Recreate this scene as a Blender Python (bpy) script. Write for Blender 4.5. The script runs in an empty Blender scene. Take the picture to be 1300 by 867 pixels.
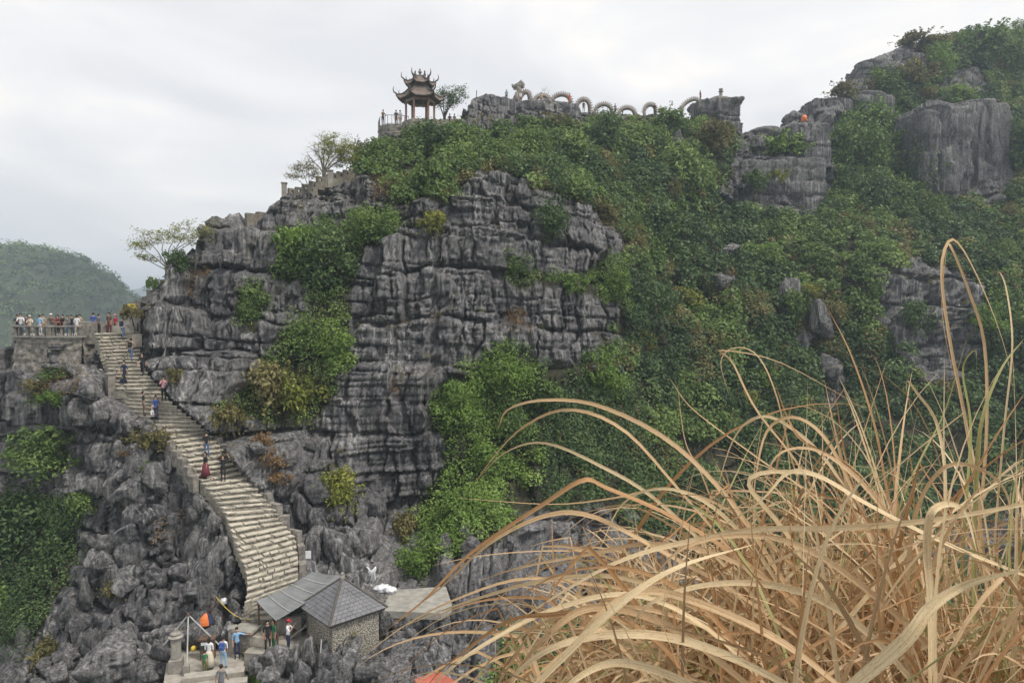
import bpy, bmesh, math, random
import numpy as np
from mathutils import Vector, Matrix, Euler
R = math.radians
rng = np.random.default_rng(7)
random.seed(7)
scene = bpy.context.scene
COL = scene.collection

# ------------------------------------------------------------------ camera, sky, sun, exposure
FPX, CU, CV, HOR = 878.0, 650.0, 433.5, 398.0
PITCH = math.atan((CV - HOR) / FPX)
cam_d = bpy.data.cameras.new('camera'); cam = bpy.data.objects.new('camera', cam_d); COL.objects.link(cam)
cam_d.sensor_width = 36.0; cam_d.lens = 36.0 * FPX / 1300.0
cam_d.clip_start = 0.05; cam_d.clip_end = 20000
cam.location = (0, 0, 0); cam.rotation_euler = (math.pi / 2 - PITCH, 0, 0)
scene.camera = cam

SUN_EL, SUN_AZ = R(56), R(118)          # azimuth measured from +Y towards +X
world = bpy.data.worlds.new('World'); scene.world = world; world.use_nodes = True
wn, wl = world.node_tree.nodes, world.node_tree.links
wn.clear()
w_out = wn.new('ShaderNodeOutputWorld'); w_bg = wn.new('ShaderNodeBackground')
w_sky = wn.new('ShaderNodeTexSky'); w_sky.sky_type = 'NISHITA'; w_sky.sun_disc = False
w_sky.sun_elevation = SUN_EL; w_sky.sun_rotation = SUN_AZ
w_tc = wn.new('ShaderNodeTexCoord')
w_map = wn.new('ShaderNodeMapping'); w_map.inputs['Scale'].default_value = (1.0, 1.3, 3.2)
w_map.inputs['Rotation'].default_value = (0.1, R(24), 0.2)
w_no = wn.new('ShaderNodeTexNoise'); w_no.inputs['Scale'].default_value = 2.3
w_no.inputs['Detail'].default_value = 5; w_no.inputs['Roughness'].default_value = 0.52; w_no.inputs['Distortion'].default_value = 0.5
w_rp = wn.new('ShaderNodeValToRGB')
e = w_rp.color_ramp.elements
e[0].position = 0.38; e[0].color = (0.70, 0.70, 0.715, 1)
e[1].position = 0.68; e[1].color = (1.05, 0.96, 0.87, 1)
m_ = e.new(0.54); m_.color = (0.83, 0.815, 0.805, 1)
w_sc = wn.new('ShaderNodeVectorMath'); w_sc.operation = 'SCALE'; w_sc.inputs['Scale'].default_value = 10.0
w_mix = wn.new('ShaderNodeMix'); w_mix.data_type = 'RGBA'; w_mix.inputs[0].default_value = 0.94
wl.new(w_tc.outputs['Generated'], w_map.inputs['Vector']); wl.new(w_map.outputs[0], w_no.inputs['Vector'])
wl.new(w_no.outputs['Fac'], w_rp.inputs['Fac']); wl.new(w_rp.outputs['Color'], w_sc.inputs[0])
wl.new(w_sky.outputs['Color'], w_mix.inputs[6]); wl.new(w_sc.outputs[0], w_mix.inputs[7])
wl.new(w_mix.outputs[2], w_bg.inputs['Color']); w_bg.inputs['Strength'].default_value = 0.063
wl.new(w_bg.outputs[0], w_out.inputs['Surface'])

sun_d = bpy.data.lights.new('sun', 'SUN'); sun = bpy.data.objects.new('sun', sun_d); COL.objects.link(sun)
sun_d.energy = 1.5; sun_d.angle = R(12); sun_d.color = (1.0, 0.95, 0.87)
sdir = Vector((math.sin(SUN_AZ) * math.cos(SUN_EL), math.cos(SUN_AZ) * math.cos(SUN_EL), math.sin(SUN_EL)))
sun.rotation_euler = sdir.to_track_quat('Z', 'Y').to_euler()

scene.view_settings.view_transform = 'Standard'; scene.view_settings.look = 'None'
scene.view_settings.exposure = 1.06; scene.view_settings.gamma = 1.0; scene.view_settings.use_curve_mapping = False
scene.render.engine = 'CYCLES'
scene.cycles.max_bounces = 4; scene.cycles.diffuse_bounces = 2; scene.cycles.glossy_bounces = 2
scene.cycles.transmission_bounces = 2; scene.cycles.volume_bounces = 0; scene.cycles.transparent_max_bounces = 4
scene.cycles.use_denoising = True; scene.cycles.use_adaptive_sampling = True; scene.cycles.adaptive_threshold = 0.02
scene.cycles.caustics_reflective = False; scene.cycles.caustics_refractive = False

# ------------------------------------------------------------------ measuring helpers
CP, SP = math.cos(PITCH), math.sin(PITCH)
def P(u, v, d):
    """world point seen at photo pixel (u, v) at world depth y = d"""
    a = (u - CU) / FPX; b = (CV - v) / FPX
    k = d / (CP + b * SP)
    return np.array((a * k, d, (-SP + b * CP) * k))
def proj(p):
    p = np.asarray(p); x, y, z = p[..., 0], p[..., 1], p[..., 2]
    fz = y * CP - z * SP; up = y * SP + z * CP
    return CU + FPX * x / fz, CV - FPX * up / fz

# ------------------------------------------------------------------ noise
_T = np.random.default_rng(99).random((256, 256))
def vn(x, y, s=0):
    x = np.asarray(x, float) + s * 17.31; y = np.asarray(y, float) + s * 9.77
    xi = np.floor(x).astype(int); yi = np.floor(y).astype(int)
    fx = x - xi; fy = y - yi
    fx = fx * fx * fx * (fx * (fx * 6 - 15) + 10); fy = fy * fy * fy * (fy * (fy * 6 - 15) + 10)
    a = _T[xi & 255, yi & 255]; b = _T[(xi + 1) & 255, yi & 255]
    c = _T[xi & 255, (yi + 1) & 255]; d = _T[(xi + 1) & 255, (yi + 1) & 255]
    return (a + (b - a) * fx) * (1 - fy) + (c + (d - c) * fx) * fy
def fbm(x, y, s=0, o=4):
    t = 0; a = 0.5; n = 0
    for i in range(o):
        t = t + a * vn(x * 2 ** i, y * 2 ** i, s + i * 3); n += a; a *= 0.5
    return t / n
def sstep(a, b, x):
    t = np.clip((x - a) / (b - a), 0, 1); return t * t * (3 - 2 * t)
def inpoly(u, v, poly):
    u = np.asarray(u); v = np.asarray(v); r = np.zeros(u.shape, bool); n = len(poly); j = n - 1
    for i in range(n):
        x0, y0 = poly[i]; x1, y1 = poly[j]
        c = ((y0 > v) != (y1 > v)) & (u < (x1 - x0) * (v - y0) / (y1 - y0 + 1e-9) + x0)
        r ^= c; j = i
    return r

# ------------------------------------------------------------------ objects
def mesh_np(name, verts, faces, mat=None, smooth=True, attrs=None):
    """faces: (n,4) or (n,3) int array"""
    me = bpy.data.meshes.new(name); verts = np.asarray(verts, np.float32); faces = np.asarray(faces, np.int32)
    k = faces.shape[1]; n = len(faces)
    me.vertices.add(len(verts)); me.vertices.foreach_set('co', verts.ravel())
    me.loops.add(n * k); me.loops.foreach_set('vertex_index', faces.ravel())
    me.polygons.add(n); me.polygons.foreach_set('loop_start', np.arange(0, n * k, k, dtype=np.int32))
    if smooth: me.polygons.foreach_set('use_smooth', np.ones(n, bool))
    me.update(calc_edges=True)
    for an, av in (attrs or {}).items():
        a = me.attributes.new(an, 'FLOAT', 'POINT'); a.data.foreach_set('value', np.asarray(av, np.float32))
    if mat: me.materials.append(mat)
    return me
def put(name, me, parent=None, loc=None, label=None, cat=None, group=None, kind=None, rot=None, scale=None):
    o = bpy.data.objects.new(name, me); COL.objects.link(o)
    if parent is not None: o.parent = parent
    if loc is not None: o.location = tuple(float(c) for c in loc)
    if rot is not None: o.rotation_euler = rot
    if scale is not None: o.scale = (scale,) * 3 if np.isscalar(scale) else scale
    if label: o['label'] = label
    if cat: o['category'] = cat
    if group: o['group'] = group
    if kind: o['kind'] = kind
    return o
class MB:
    """collects simple shapes; build() makes one mesh object"""
    def __init__(s): s.v = []; s.f = []
    def add(s, vs, fs):
        o = len(s.v); s.v += [tuple(map(float, p)) for p in vs]; s.f += [tuple(i + o for i in f) for f in fs]; return s
    def box(s, c, size, rz=0, jit=0, tilt=None):
        hx, hy, hz = size[0] / 2, size[1] / 2, size[2] / 2
        M = Matrix.Rotation(rz, 3, 'Z')
        if tilt: M = M @ Matrix.Rotation(tilt[1], 3, tilt[0])
        vs = []
        for sx, sy, sz in ((-1,-1,-1),(1,-1,-1),(1,1,-1),(-1,1,-1),(-1,-1,1),(1,-1,1),(1,1,1),(-1,1,1)):
            p = M @ Vector((sx*hx + random.uniform(-jit, jit), sy*hy + random.uniform(-jit, jit), sz*hz + random.uniform(-jit, jit)))
            vs.append((p.x + c[0], p.y + c[1], p.z + c[2]))
        return s.add(vs, ((0,3,2,1),(4,5,6,7),(0,1,5,4),(1,2,6,5),(2,3,7,6),(3,0,4,7)))
    def tube(s, pts, rad, n=6, cap=True):
        pts = [Vector(p) for p in pts]; rad = [rad] * len(pts) if np.isscalar(rad) else rad
        o = len(s.v); up = Vector((0.13, 0.31, 0.94))
        for i, p in enumerate(pts):
            t = (pts[min(i + 1, len(pts) - 1)] - pts[max(i - 1, 0)]).normalized()
            a = t.cross(up)
            if a.length < 1e-3: a = t.cross(Vector((1, 0, 0)))
            a.normalize(); b = t.cross(a)
            for k in range(n):
                q = p + rad[i] * (a * math.cos(2 * math.pi * k / n) + b * math.sin(2 * math.pi * k / n)); s.v.append(tuple(q))
        for i in range(len(pts) - 1):
            for k in range(n):
                k2 = (k + 1) % n
                s.f.append((o + i*n + k, o + i*n + k2, o + (i+1)*n + k2, o + (i+1)*n + k))
        if cap:
            s.f.append(tuple(o + k for k in range(n))[::-1]); s.f.append(tuple(o + (len(pts)-1)*n + k for k in range(n)))
        return s
    def lathe(s, prof, c=(0,0,0), n=12):
        o = len(s.v)
        for r, z in prof:
            for k in range(n):
                s.v.append((c[0] + r*math.cos(2*math.pi*k/n), c[1] + r*math.sin(2*math.pi*k/n), c[2] + z))
        for i in range(len(prof) - 1):
            for k in range(n):
                k2 = (k + 1) % n; s.f.append((o+i*n+k, o+i*n+k2, o+(i+1)*n+k2, o+(i+1)*n+k))
        s.f.append(tuple(o+k for k in range(n))[::-1]); s.f.append(tuple(o+(len(prof)-1)*n+k for k in range(n)))
        return s
    def mesh(s, name, mat, smooth=False, bevel=0):
        me = bpy.data.meshes.new(name); me.from_pydata(s.v, [], s.f)
        if bevel:
            bm = bmesh.new(); bm.from_mesh(me)
            bmesh.ops.bevel(bm, geom=list(bm.edges), offset=bevel, segments=1, affect='EDGES', clamp_overlap=True); bm.to_mesh(me); bm.free()
        if smooth: me.polygons.foreach_set('use_smooth', np.ones(len(me.polygons), bool))
        if mat: me.materials.append(mat)
        me.update(); return me
    def build(s, name, mat, parent=None, smooth=False, bevel=0, **kw):
        return put(name, s.mesh(name, mat, smooth, bevel), parent, **kw)

# ------------------------------------------------------------------ materials
def new_mat(name):
    m = bpy.data.materials.new(name); m.use_nodes = True; nt = m.node_tree
    return m, nt, nt.nodes, nt.links, nt.nodes['Principled BSDF']
def noise_node(n, l, scale, vec=None, detail=4, rough=0.55, mscale=None, coord='Object'):
    if coord == 'Position': tc = n.new('ShaderNodeNewGeometry')
    else: tc = n.new('ShaderNodeTexCoord')
    src = tc.outputs[coord]
    if mscale is not None:
        mp = n.new('ShaderNodeMapping'); mp.inputs['Scale'].default_value = mscale; l.new(src, mp.inputs[0]); src = mp.outputs[0]
    t = n.new('ShaderNodeTexNoise'); t.inputs['Scale'].default_value = scale; t.inputs['Detail'].default_value = detail
    t.inputs['Roughness'].default_value = rough; l.new(src, t.inputs['Vector']); return t
def ramp(n, l, fac, stops):
    r = n.new('ShaderNodeValToRGB'); el = r.color_ramp.elements
    while len(el) < len(stops): el.new(0.5)
    for q, (p, c) in zip(el, stops): q.position = p; q.color = (*c, 1)
    l.new(fac, r.inputs[0]); return r
def mixc(n, l, fac, a, b, mode='MIX'):
    m = n.new('ShaderNodeMix'); m.data_type = 'RGBA'; m.blend_type = mode
    for s, x in ((0, fac), (6, a), (7, b)):
        if hasattr(x, 'is_linked') or hasattr(x, 'links'): l.new(x, m.inputs[s])
        else: m.inputs[s].default_value = x if s == 0 else (*x, 1)
    return m.outputs[2]
def plain(name, c, var=0.25, scale=6, rough=0.8, bump=0.2, metal=0, coord='Object', bdist=0.02):
    m, nt, n, l, b = new_mat(name)
    t = noise_node(n, l, scale, detail=6, coord=coord)
    lo = tuple(x * (1 - var) for x in c); hi = tuple(min(1, x * (1 + var)) for x in c)
    r = ramp(n, l, t.outputs['Fac'], ((0.3, lo), (0.7, hi))); l.new(r.outputs[0], b.inputs['Base Color'])
    b.inputs['Roughness'].default_value = rough; b.inputs['Metallic'].default_value = metal
    if bump:
        bp = n.new('ShaderNodeBump'); bp.inputs['Strength'].default_value = bump; bp.inputs['Distance'].default_value = bdist
        l.new(t.outputs['Fac'], bp.inputs['Height']); l.new(bp.outputs[0], b.inputs['Normal'])
    return m
def rock_mat(name, dark, mid, lite, streak, soil=0.0, coord='Position'):
    m, nt, n, l, b = new_mat(name)
    big = noise_node(n, l, 0.28, detail=3, rough=0.6, coord=coord)
    fine = noise_node(n, l, 3.2, detail=4, rough=0.7, coord=coord)
    st = noise_node(n, l, 1.0, detail=4, rough=0.64, mscale=(3.4, 3.4, 0.17), coord=coord)     # run-off streaks down the face
    st2 = noise_node(n, l, 1.0, detail=3, rough=0.5, mscale=(0.33, 0.33, 0.14), coord=coord)
    base = ramp(n, l, fine.outputs['Fac'], ((0.3, dark), (0.52, mid), (0.75, lite))).outputs[0]
    tone = ramp(n, l, big.outputs['Fac'], ((0.3, (0.66, 0.66, 0.70)), (0.7, (1.3, 1.28, 1.24)))).outputs[0]
    base = mixc(n, l, 1.0, base, tone, 'MULTIPLY')
    a = n.new('ShaderNodeMath'); a.operation = 'MULTIPLY'
    s1 = ramp(n, l, st.outputs['Fac'], ((0.50, (0, 0, 0)), (0.68, (1, 1, 1)))).outputs[0]
    s2 = ramp(n, l, st2.outputs['Fac'], ((0.40, (0.1, 0.1, 0.1)), (0.66, (1, 1, 1)))).outputs[0]
    l.new(s1, a.inputs[0]); l.new(s2, a.inputs[1])
    a2 = n.new('ShaderNodeMath'); a2.operation = 'MULTIPLY'; a2.inputs[1].default_value = 0.9; l.new(a.outputs[0], a2.inputs[0])
    col = mixc(n, l, a2.outputs[0], base, streak)
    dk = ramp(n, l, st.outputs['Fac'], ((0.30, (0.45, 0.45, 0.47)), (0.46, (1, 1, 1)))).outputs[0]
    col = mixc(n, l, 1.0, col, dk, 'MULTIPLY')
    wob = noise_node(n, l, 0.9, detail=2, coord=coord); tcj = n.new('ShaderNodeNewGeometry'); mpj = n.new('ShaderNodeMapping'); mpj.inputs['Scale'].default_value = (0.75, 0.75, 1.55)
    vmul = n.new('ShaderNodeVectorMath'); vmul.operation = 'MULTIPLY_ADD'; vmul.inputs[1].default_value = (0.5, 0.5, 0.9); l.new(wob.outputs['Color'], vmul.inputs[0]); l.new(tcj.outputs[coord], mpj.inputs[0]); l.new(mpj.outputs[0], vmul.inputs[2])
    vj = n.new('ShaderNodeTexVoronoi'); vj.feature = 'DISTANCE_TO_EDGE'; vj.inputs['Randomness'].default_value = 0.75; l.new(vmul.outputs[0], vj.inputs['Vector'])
    jl = ramp(n, l, vj.outputs['Distance'], ((0.0, (0.30, 0.29, 0.28)), (0.035, (1, 1, 1)))).outputs[0]      # crack shade painted into the colour along the joint lines
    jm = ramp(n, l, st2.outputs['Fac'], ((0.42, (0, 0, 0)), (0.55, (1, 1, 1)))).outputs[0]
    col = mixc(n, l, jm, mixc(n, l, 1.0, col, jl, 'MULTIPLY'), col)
    if soil:
        at = n.new('ShaderNodeAttribute'); at.attribute_name = 'soil'
        sn = noise_node(n, l, 1.4, detail=6, coord=coord)
        mm = n.new('ShaderNodeMath'); mm.operation = 'MULTIPLY_ADD'; mm.inputs[1].default_value = 1.6; mm.inputs[2].default_value = -0.8
        l.new(sn.outputs['Fac'], mm.inputs[0])
        ad = n.new('ShaderNodeMath'); ad.operation = 'ADD'; ad.use_clamp = True; l.new(mm.outputs[0], ad.inputs[0]); l.new(at.outputs['Fac'], ad.inputs[1])
        ml = n.new('ShaderNodeMath'); ml.operation = 'MULTIPLY'; l.new(ad.outputs[0], ml.inputs[0]); l.new(at.outputs['Fac'], ml.inputs[1])
        sc = ramp(n, l, fine.outputs['Fac'], ((0.3, (0.022, 0.026, 0.013)), (0.7, (0.060, 0.055, 0.030)))).outputs[0]
        col = mixc(n, l, ml.outputs[0], col, sc)
    l.new(col, b.inputs['Base Color']); b.inputs['Roughness'].default_value = 0.92; b.inputs['Specular IOR Level'].default_value = 0.25
    b1 = n.new('ShaderNodeBump'); b1.inputs['Strength'].default_value = 0.5; b1.inputs['Distance'].default_value = 0.09
    l.new(fine.outputs['Fac'], b1.inputs['Height'])
    b0 = n.new('ShaderNodeBump'); b0.inputs['Strength'].default_value = 0.7; b0.inputs['Distance'].default_value = 0.12; jr = ramp(n, l, vj.outputs['Distance'], ((0.0, (0, 0, 0)), (0.06, (1, 1, 1)))); l.new(jr.outputs[0], b0.inputs['Height']); l.new(b0.outputs[0], b1.inputs['Normal'])
    b2 = n.new('ShaderNodeBump'); b2.inputs['Strength'].default_value = 0.5; b2.inputs['Distance'].default_value = 0.2
    l.new(st.outputs['Fac'], b2.inputs['Height']); l.new(b1.outputs[0], b2.inputs['Normal']); l.new(b2.outputs[0], b.inputs['Normal'])
    return m
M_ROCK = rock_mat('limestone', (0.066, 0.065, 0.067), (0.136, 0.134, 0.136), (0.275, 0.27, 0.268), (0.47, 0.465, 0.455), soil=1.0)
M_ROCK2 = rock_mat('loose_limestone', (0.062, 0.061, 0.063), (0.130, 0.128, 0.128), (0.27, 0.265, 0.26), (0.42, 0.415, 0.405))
def leaf_mat(name, dark, mid, lite, trans=0.3):
    m, nt, n, l, b = new_mat(name)
    at = n.new('ShaderNodeAttribute'); at.attribute_name = 'tint'
    oi = n.new('ShaderNodeObjectInfo')
    ad = n.new('ShaderNodeMath'); ad.operation = 'MULTIPLY_ADD'; ad.inputs[1].default_value = 0.24; l.new(oi.outputs['Random'], ad.inputs[0])
    sb = n.new('ShaderNodeMath'); sb.operation = 'SUBTRACT'; sb.inputs[1].default_value = 0.12; l.new(at.outputs['Fac'], sb.inputs[0]); l.new(sb.outputs[0], ad.inputs[2])
    r = ramp(n, l, ad.outputs[0], ((0.05, dark), (0.5, mid), (0.95, lite)))
    l.new(r.outputs[0], b.inputs['Base Color']); b.inputs['Roughness'].default_value = 0.55; b.inputs['Specular IOR Level'].default_value = 0.3
    tr = n.new('ShaderNodeBsdfTranslucent'); l.new(r.outputs[0], tr.inputs['Color'])
    mx = n.new('ShaderNodeMixShader'); mx.inputs[0].default_value = trans
    l.new(b.outputs[0], mx.inputs[1]); l.new(tr.outputs[0], mx.inputs[2]); l.new(mx.outputs[0], n['Material Output'].inputs['Surface'])
    return m
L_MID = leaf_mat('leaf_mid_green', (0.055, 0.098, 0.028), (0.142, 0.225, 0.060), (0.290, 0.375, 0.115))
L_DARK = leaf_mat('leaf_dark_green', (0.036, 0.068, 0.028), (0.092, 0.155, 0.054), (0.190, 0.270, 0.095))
L_LITE = leaf_mat('leaf_bright_green', (0.075, 0.135, 0.028), (0.180, 0.290, 0.060), (0.320, 0.440, 0.114))
L_YEL = leaf_mat('leaf_yellow_green', (0.106, 0.128, 0.026), (0.241, 0.270, 0.050), (0.426, 0.412, 0.092))
L_OLIVE = leaf_mat('leaf_olive', (0.085, 0.082, 0.032), (0.200, 0.180, 0.066), (0.312, 0.277, 0.128))
L_DRY = leaf_mat('leaf_dry_orange', (0.120, 0.080, 0.040), (0.250, 0.160, 0.080), (0.400, 0.270, 0.150), 0.15)
M_BARK = plain('bark', (0.13, 0.11, 0.09), 0.4, 14)
M_BARKP = plain('pale_bark', (0.24, 0.21, 0.18), 0.3, 14)

# ------------------------------------------------------------------ the mountain: depth y over (x, z)
CTRL = [  # photo pixel u, v and distance y of measured surface points
 (-60,440,62),(-60,520,56),(-60,640,52),(-60,760,46),(-60,880,42),
 (20,470,54.5),(60,520,51),(110,470,53),(40,600,50),(100,600,48),(30,700,48),(90,760,43.5),(40,860,39),(160,860,36.5),
 (150,545,47.5),(180,600,46.2),(200,660,43.5),(150,700,43),(170,780,39.5),(255,720,41),(240,660,42.6),(270,770,39),
 (148,424,54.2),(155,460,52),(172,500,50),(200,530,48.5),(245,575,46),(288,625,44),(328,690,41.8),(342,730,40.6),(325,790,38.8),
 (270,850,36.2),(330,830,36.4),(380,840,35),(430,850,34),(400,790,39),(440,745,43.6),(380,715,42.5),(520,760,42),(500,830,36),(560,880,32),
 (195,440,54),(190,385,55.2),(230,480,52),(260,430,54),(300,520,50.2),(340,600,47.5),(390,660,45.4),(450,700,46),(500,700,48),
 (240,335,57.8),(262,302,59.4),(300,350,57.2),(320,290,60.8),(350,420,54.3),(400,500,51.6),(450,560,50.4),(440,640,48.4),(540,560,51.6),(540,640,50.2),(560,700,49),
 (380,262,63.5),(430,242,66.5),(480,205,73),(450,320,60.2),(460,400,56.2),(520,300,61.4),(530,420,55.6),(600,350,60),(600,245,65.5),(650,240,67.5),
 (640,420,58),(620,500,55),(590,600,52.2),(640,660,50),(700,640,53),(720,400,62.5),(760,330,67),(700,290,67),(720,480,59),
 (520,180,79),(560,158,83),(600,190,79),(620,165,91),(650,135,107),(700,170,96),(740,150,107),(800,160,106),(760,220,89),(830,210,97),
 (860,280,92),(820,330,84),(880,400,82),(850,480,74),(800,560,65),(760,620,58),(720,720,48),(820,700,55),(900,600,69),(930,480,79),
 (870,150,110),(930,170,110),(960,280,103),(1000,250,108),(1040,190,112),(960,330,95),(1000,400,87),(1030,470,85),(1000,560,75),(950,700,62),
 (1060,160,120),(1100,90,131),(1100,200,116),(1100,280,106),(1130,350,89),(1180,420,86.5),(1150,520,83),(1100,620,72),(1100,760,60),
 (1160,60,138),(1200,120,130),(1180,200,121),(1240,180,120),(1230,250,114),(1200,300,103),(1260,350,93),(1270,460,86),(1290,40,148),(1290,140,134),(1290,260,110),
 (1250,600,75),(1250,760,62),(1400,40,152),(1400,200,120),(1400,400,88),(1400,700,66),(600,770,42),(660,760,43),(620,850,35),(700,860,36),(850,860,40),(1050,860,47),(1300,870,52),(850,1000,36),(1100,1000,42),(1400,1000,46),
]
cp = np.array([P(*c) for c in CTRL])
SX = 1.0
def _phi(r2): return 0.5 * r2 * np.log(r2 + 1e-9)
_q = cp[:, [0, 2]]
_K = _phi(((_q[:, None] - _q[None]) ** 2).sum(-1)) + np.eye(len(_q)) * 6.0
_A = np.zeros((len(_q) + 3,) * 2); _A[:len(_q), :len(_q)] = _K
_A[:len(_q), -3:] = np.c_[np.ones(len(_q)), _q]; _A[-3:, :len(_q)] = _A[:len(_q), -3:].T
_w = np.linalg.solve(_A, np.r_[cp[:, 1], 0, 0, 0])
def base_y(x, z):
    out = np.zeros(x.shape).ravel(); xr = x.ravel(); zr = z.ravel()
    for i in range(0, len(out), 60000):
        s = slice(i, i + 60000)
        r2 = (xr[s, None] - _q[None, :, 0]) ** 2 + (zr[s, None] - _q[None, :, 1]) ** 2
        out[s] = _phi(r2) @ _w[:-3] + _w[-3] + _w[-2] * xr[s] + _w[-1] * zr[s]
    return out.reshape(x.shape)

RIDGE = [(-110,470,64),(-40,470,60),(-10,462,57),(16,440,55.5),(22,431,55),(60,429,54.8),(118,427,54.6),(150,423,54.6),(176,418,54.8),(186,402,55.3),(192,382,55.8),(206,362,56.6),(226,350,57.4),
 (240,333,58.2),(246,318,58.8),(262,303,59.8),(270,288,60.2),(280,286,60.5),(292,273,61),(304,268,61.3),(312,276,61.5),(338,270,62.5),(344,262,63),(358,256,63.6),(366,248,64.2),(400,236,66.5),
 (440,222,69.5),(462,214,72),(470,200,73.5),(480,182,75.5),(486,170,77),(540,156,82),(584,156,89),(596,140,97),(604,124,102),(618,121,105),(640,128,108),(672,133,109),(724,134,110),
 (732,140,110),(745,146,110),(780,146,110.5),(820,147,111),(840,146,111.5),(860,148,112),(880,152,112),(905,160,113),(938,170,114),(960,172,115),(975,170,115.5),(990,163,117),(1006,156,118),(1024,152,119),
 (1034,140,121),(1042,130,123),(1062,124,125),(1076,108,128),(1092,92,130),(1098,80,131.5),(1120,70,134),(1150,58,138),(1180,50,142),(1210,46,145),(1250,42,148),(1300,38,151),(1420,34,156)]
rp = np.array([P(*c) for c in RIDGE]); rp = rp[np.argsort(rp[:, 0])]
segs = [(-52, -34, 0.20), (-34, 8, 0.105), (8, 40, 0.17), (40, 112, 0.33), (112, 135, 0.8)]
xs = np.concatenate([np.arange(a, b, s) for a, b, s in segs]); NX = len(xs); NZ = 475
zr = np.interp(xs, rp[:, 0], rp[:, 2])
rocky = sstep(-30, -29, xs) * (1 - sstep(-14, -12, xs)) + sstep(-6, -5, xs) * (1 - sstep(28, 30, xs)) * 0.4
zr = zr + rocky * ((vn(xs * 0.9, 0 * xs, 4) - 0.5) * 1.1 + (vn(np.floor(xs * 1.3) * 3.7, 0 * xs, 5) - 0.5) * 0.7) + (vn(xs * 1.1, xs * 0, 6) - 0.5) * 0.3
ZB = np.interp(xs, [-60, 5, 35, 140], [-26, -26, -40, -46])[:, None]
t = np.linspace(0, 1, NZ)
Z = ZB + (zr[:, None] - ZB) * t[None, :]
X = np.repeat(xs[:, None], NZ, 1)
Y = base_y(X, Z)
yr = np.interp(xs, rp[:, 0], rp[:, 1])
# pull the surface onto the measured ridge line near the top
wtop = sstep(0.90, 1.0, t)[None, :] * np.ones((NX, 1))
Y = Y + (yr - Y[:, -1])[:, None] * wtop
PU, PV = proj(np.stack([X, Y, Z], -1))

# where plants cover the rock (measured outlines)
VEG = {
 'tongue2': [(680,470),(740,458),(800,480),(815,560),(770,630),(720,650),(670,650),(690,600),(676,540)],
 'upper': [(450,210),(486,172),(540,156),(590,162),(600,195),(640,165),(700,150),(740,150),(850,145),(890,152),(940,168),(925,205),(905,250),(940,272),(1030,284),(1060,240),(1056,160),(1090,120),(1140,80),(1200,44),(1320,30),(1320,640),(1250,650),(1100,720),(900,730),(780,660),(720,610),(700,545),(800,520),(795,470),(780,440),(790,340),(785,290),(735,262),(690,246),(650,224),(600,227),(560,264),(510,264),(478,238)],
 'mid': [(346,350),(400,288),(460,266),(512,276),(506,308),(466,318),(442,380),(456,440),(430,500),(400,545),(340,535),(300,525),(330,480),(370,430),(400,390),(388,356)],
 'mid2': [(303,402),(330,362),(346,374),(336,420),(310,428)],
 'tongue': [(538,492),(600,462),(640,447),(672,442),(684,480),(676,540),(690,600),(670,650),(625,690),(590,700),(550,700),(520,660),(556,610),(572,575),(548,530)],
 'ledge': [(640,330),(700,350),(745,345),(790,330),(790,392),(735,378),(700,365),(660,372)],
 'lowleft': [(-60,628),(60,624),(104,645),(92,720),(66,760),(30,800),(-60,830)],
 'lowright': [(600,900),(640,805),(700,785),(800,765),(1320,700),(1320,900)],
}
ROCKS = [
 [(596,120),(745,128),(745,152),(690,158),(640,172),(612,180),(598,165)],
 [(842,165),(872,178),(876,196),(848,206)],
 [(1172,140),(1225,132),(1272,135),(1290,238),(1250,268),(1195,242),(1168,190)],
 [(1030,152),(1040,128),(1136,118),(1138,164),(1100,152),(1060,158)],
 [(1092,98),(1110,82),(1150,66),(1186,72),(1178,92),(1140,104),(1100,104)],
 [(1196,92),(1240,85),(1250,120),(1200,125)],
 [(1104,345),(1150,330),(1235,360),(1255,420),(1200,495),(1150,475),(1120,422)],
 [(985,362),(1046,380),(1062,442),(1022,434),(990,400)],
 [(888,344),(932,350),(926,374),(895,368)],[(905,308),(945,312),(940,330),(905,326)],
 [(1030,440),(1072,470),(1066,530),(1040,520)],
 [(650,405),(690,405),(700,425),(655,440)],[(640,170),(700,178),(690,190),(645,184)],
]
def blend(maskb, it=6):
    m = maskb.astype(float)
    for _ in range(it):
        m = (m + np.roll(m, 1, 0) + np.roll(m, -1, 0) + np.roll(m, 1, 1) + np.roll(m, -1, 1)) / 5
    return m
vegb = np.zeros(PU.shape, bool)
wu = PU + (fbm(X * 0.7, Z * 0.7, 31) - 0.5) * 26; wv = PV + (fbm(X * 0.7, Z * 0.7, 37) - 0.5) * 26
for k, poly in VEG.items(): vegb |= inpoly(wu, wv, poly)
for poly in ROCKS: vegb &= ~inpoly(wu, wv, poly)
VEGM = blend(vegb)

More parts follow.
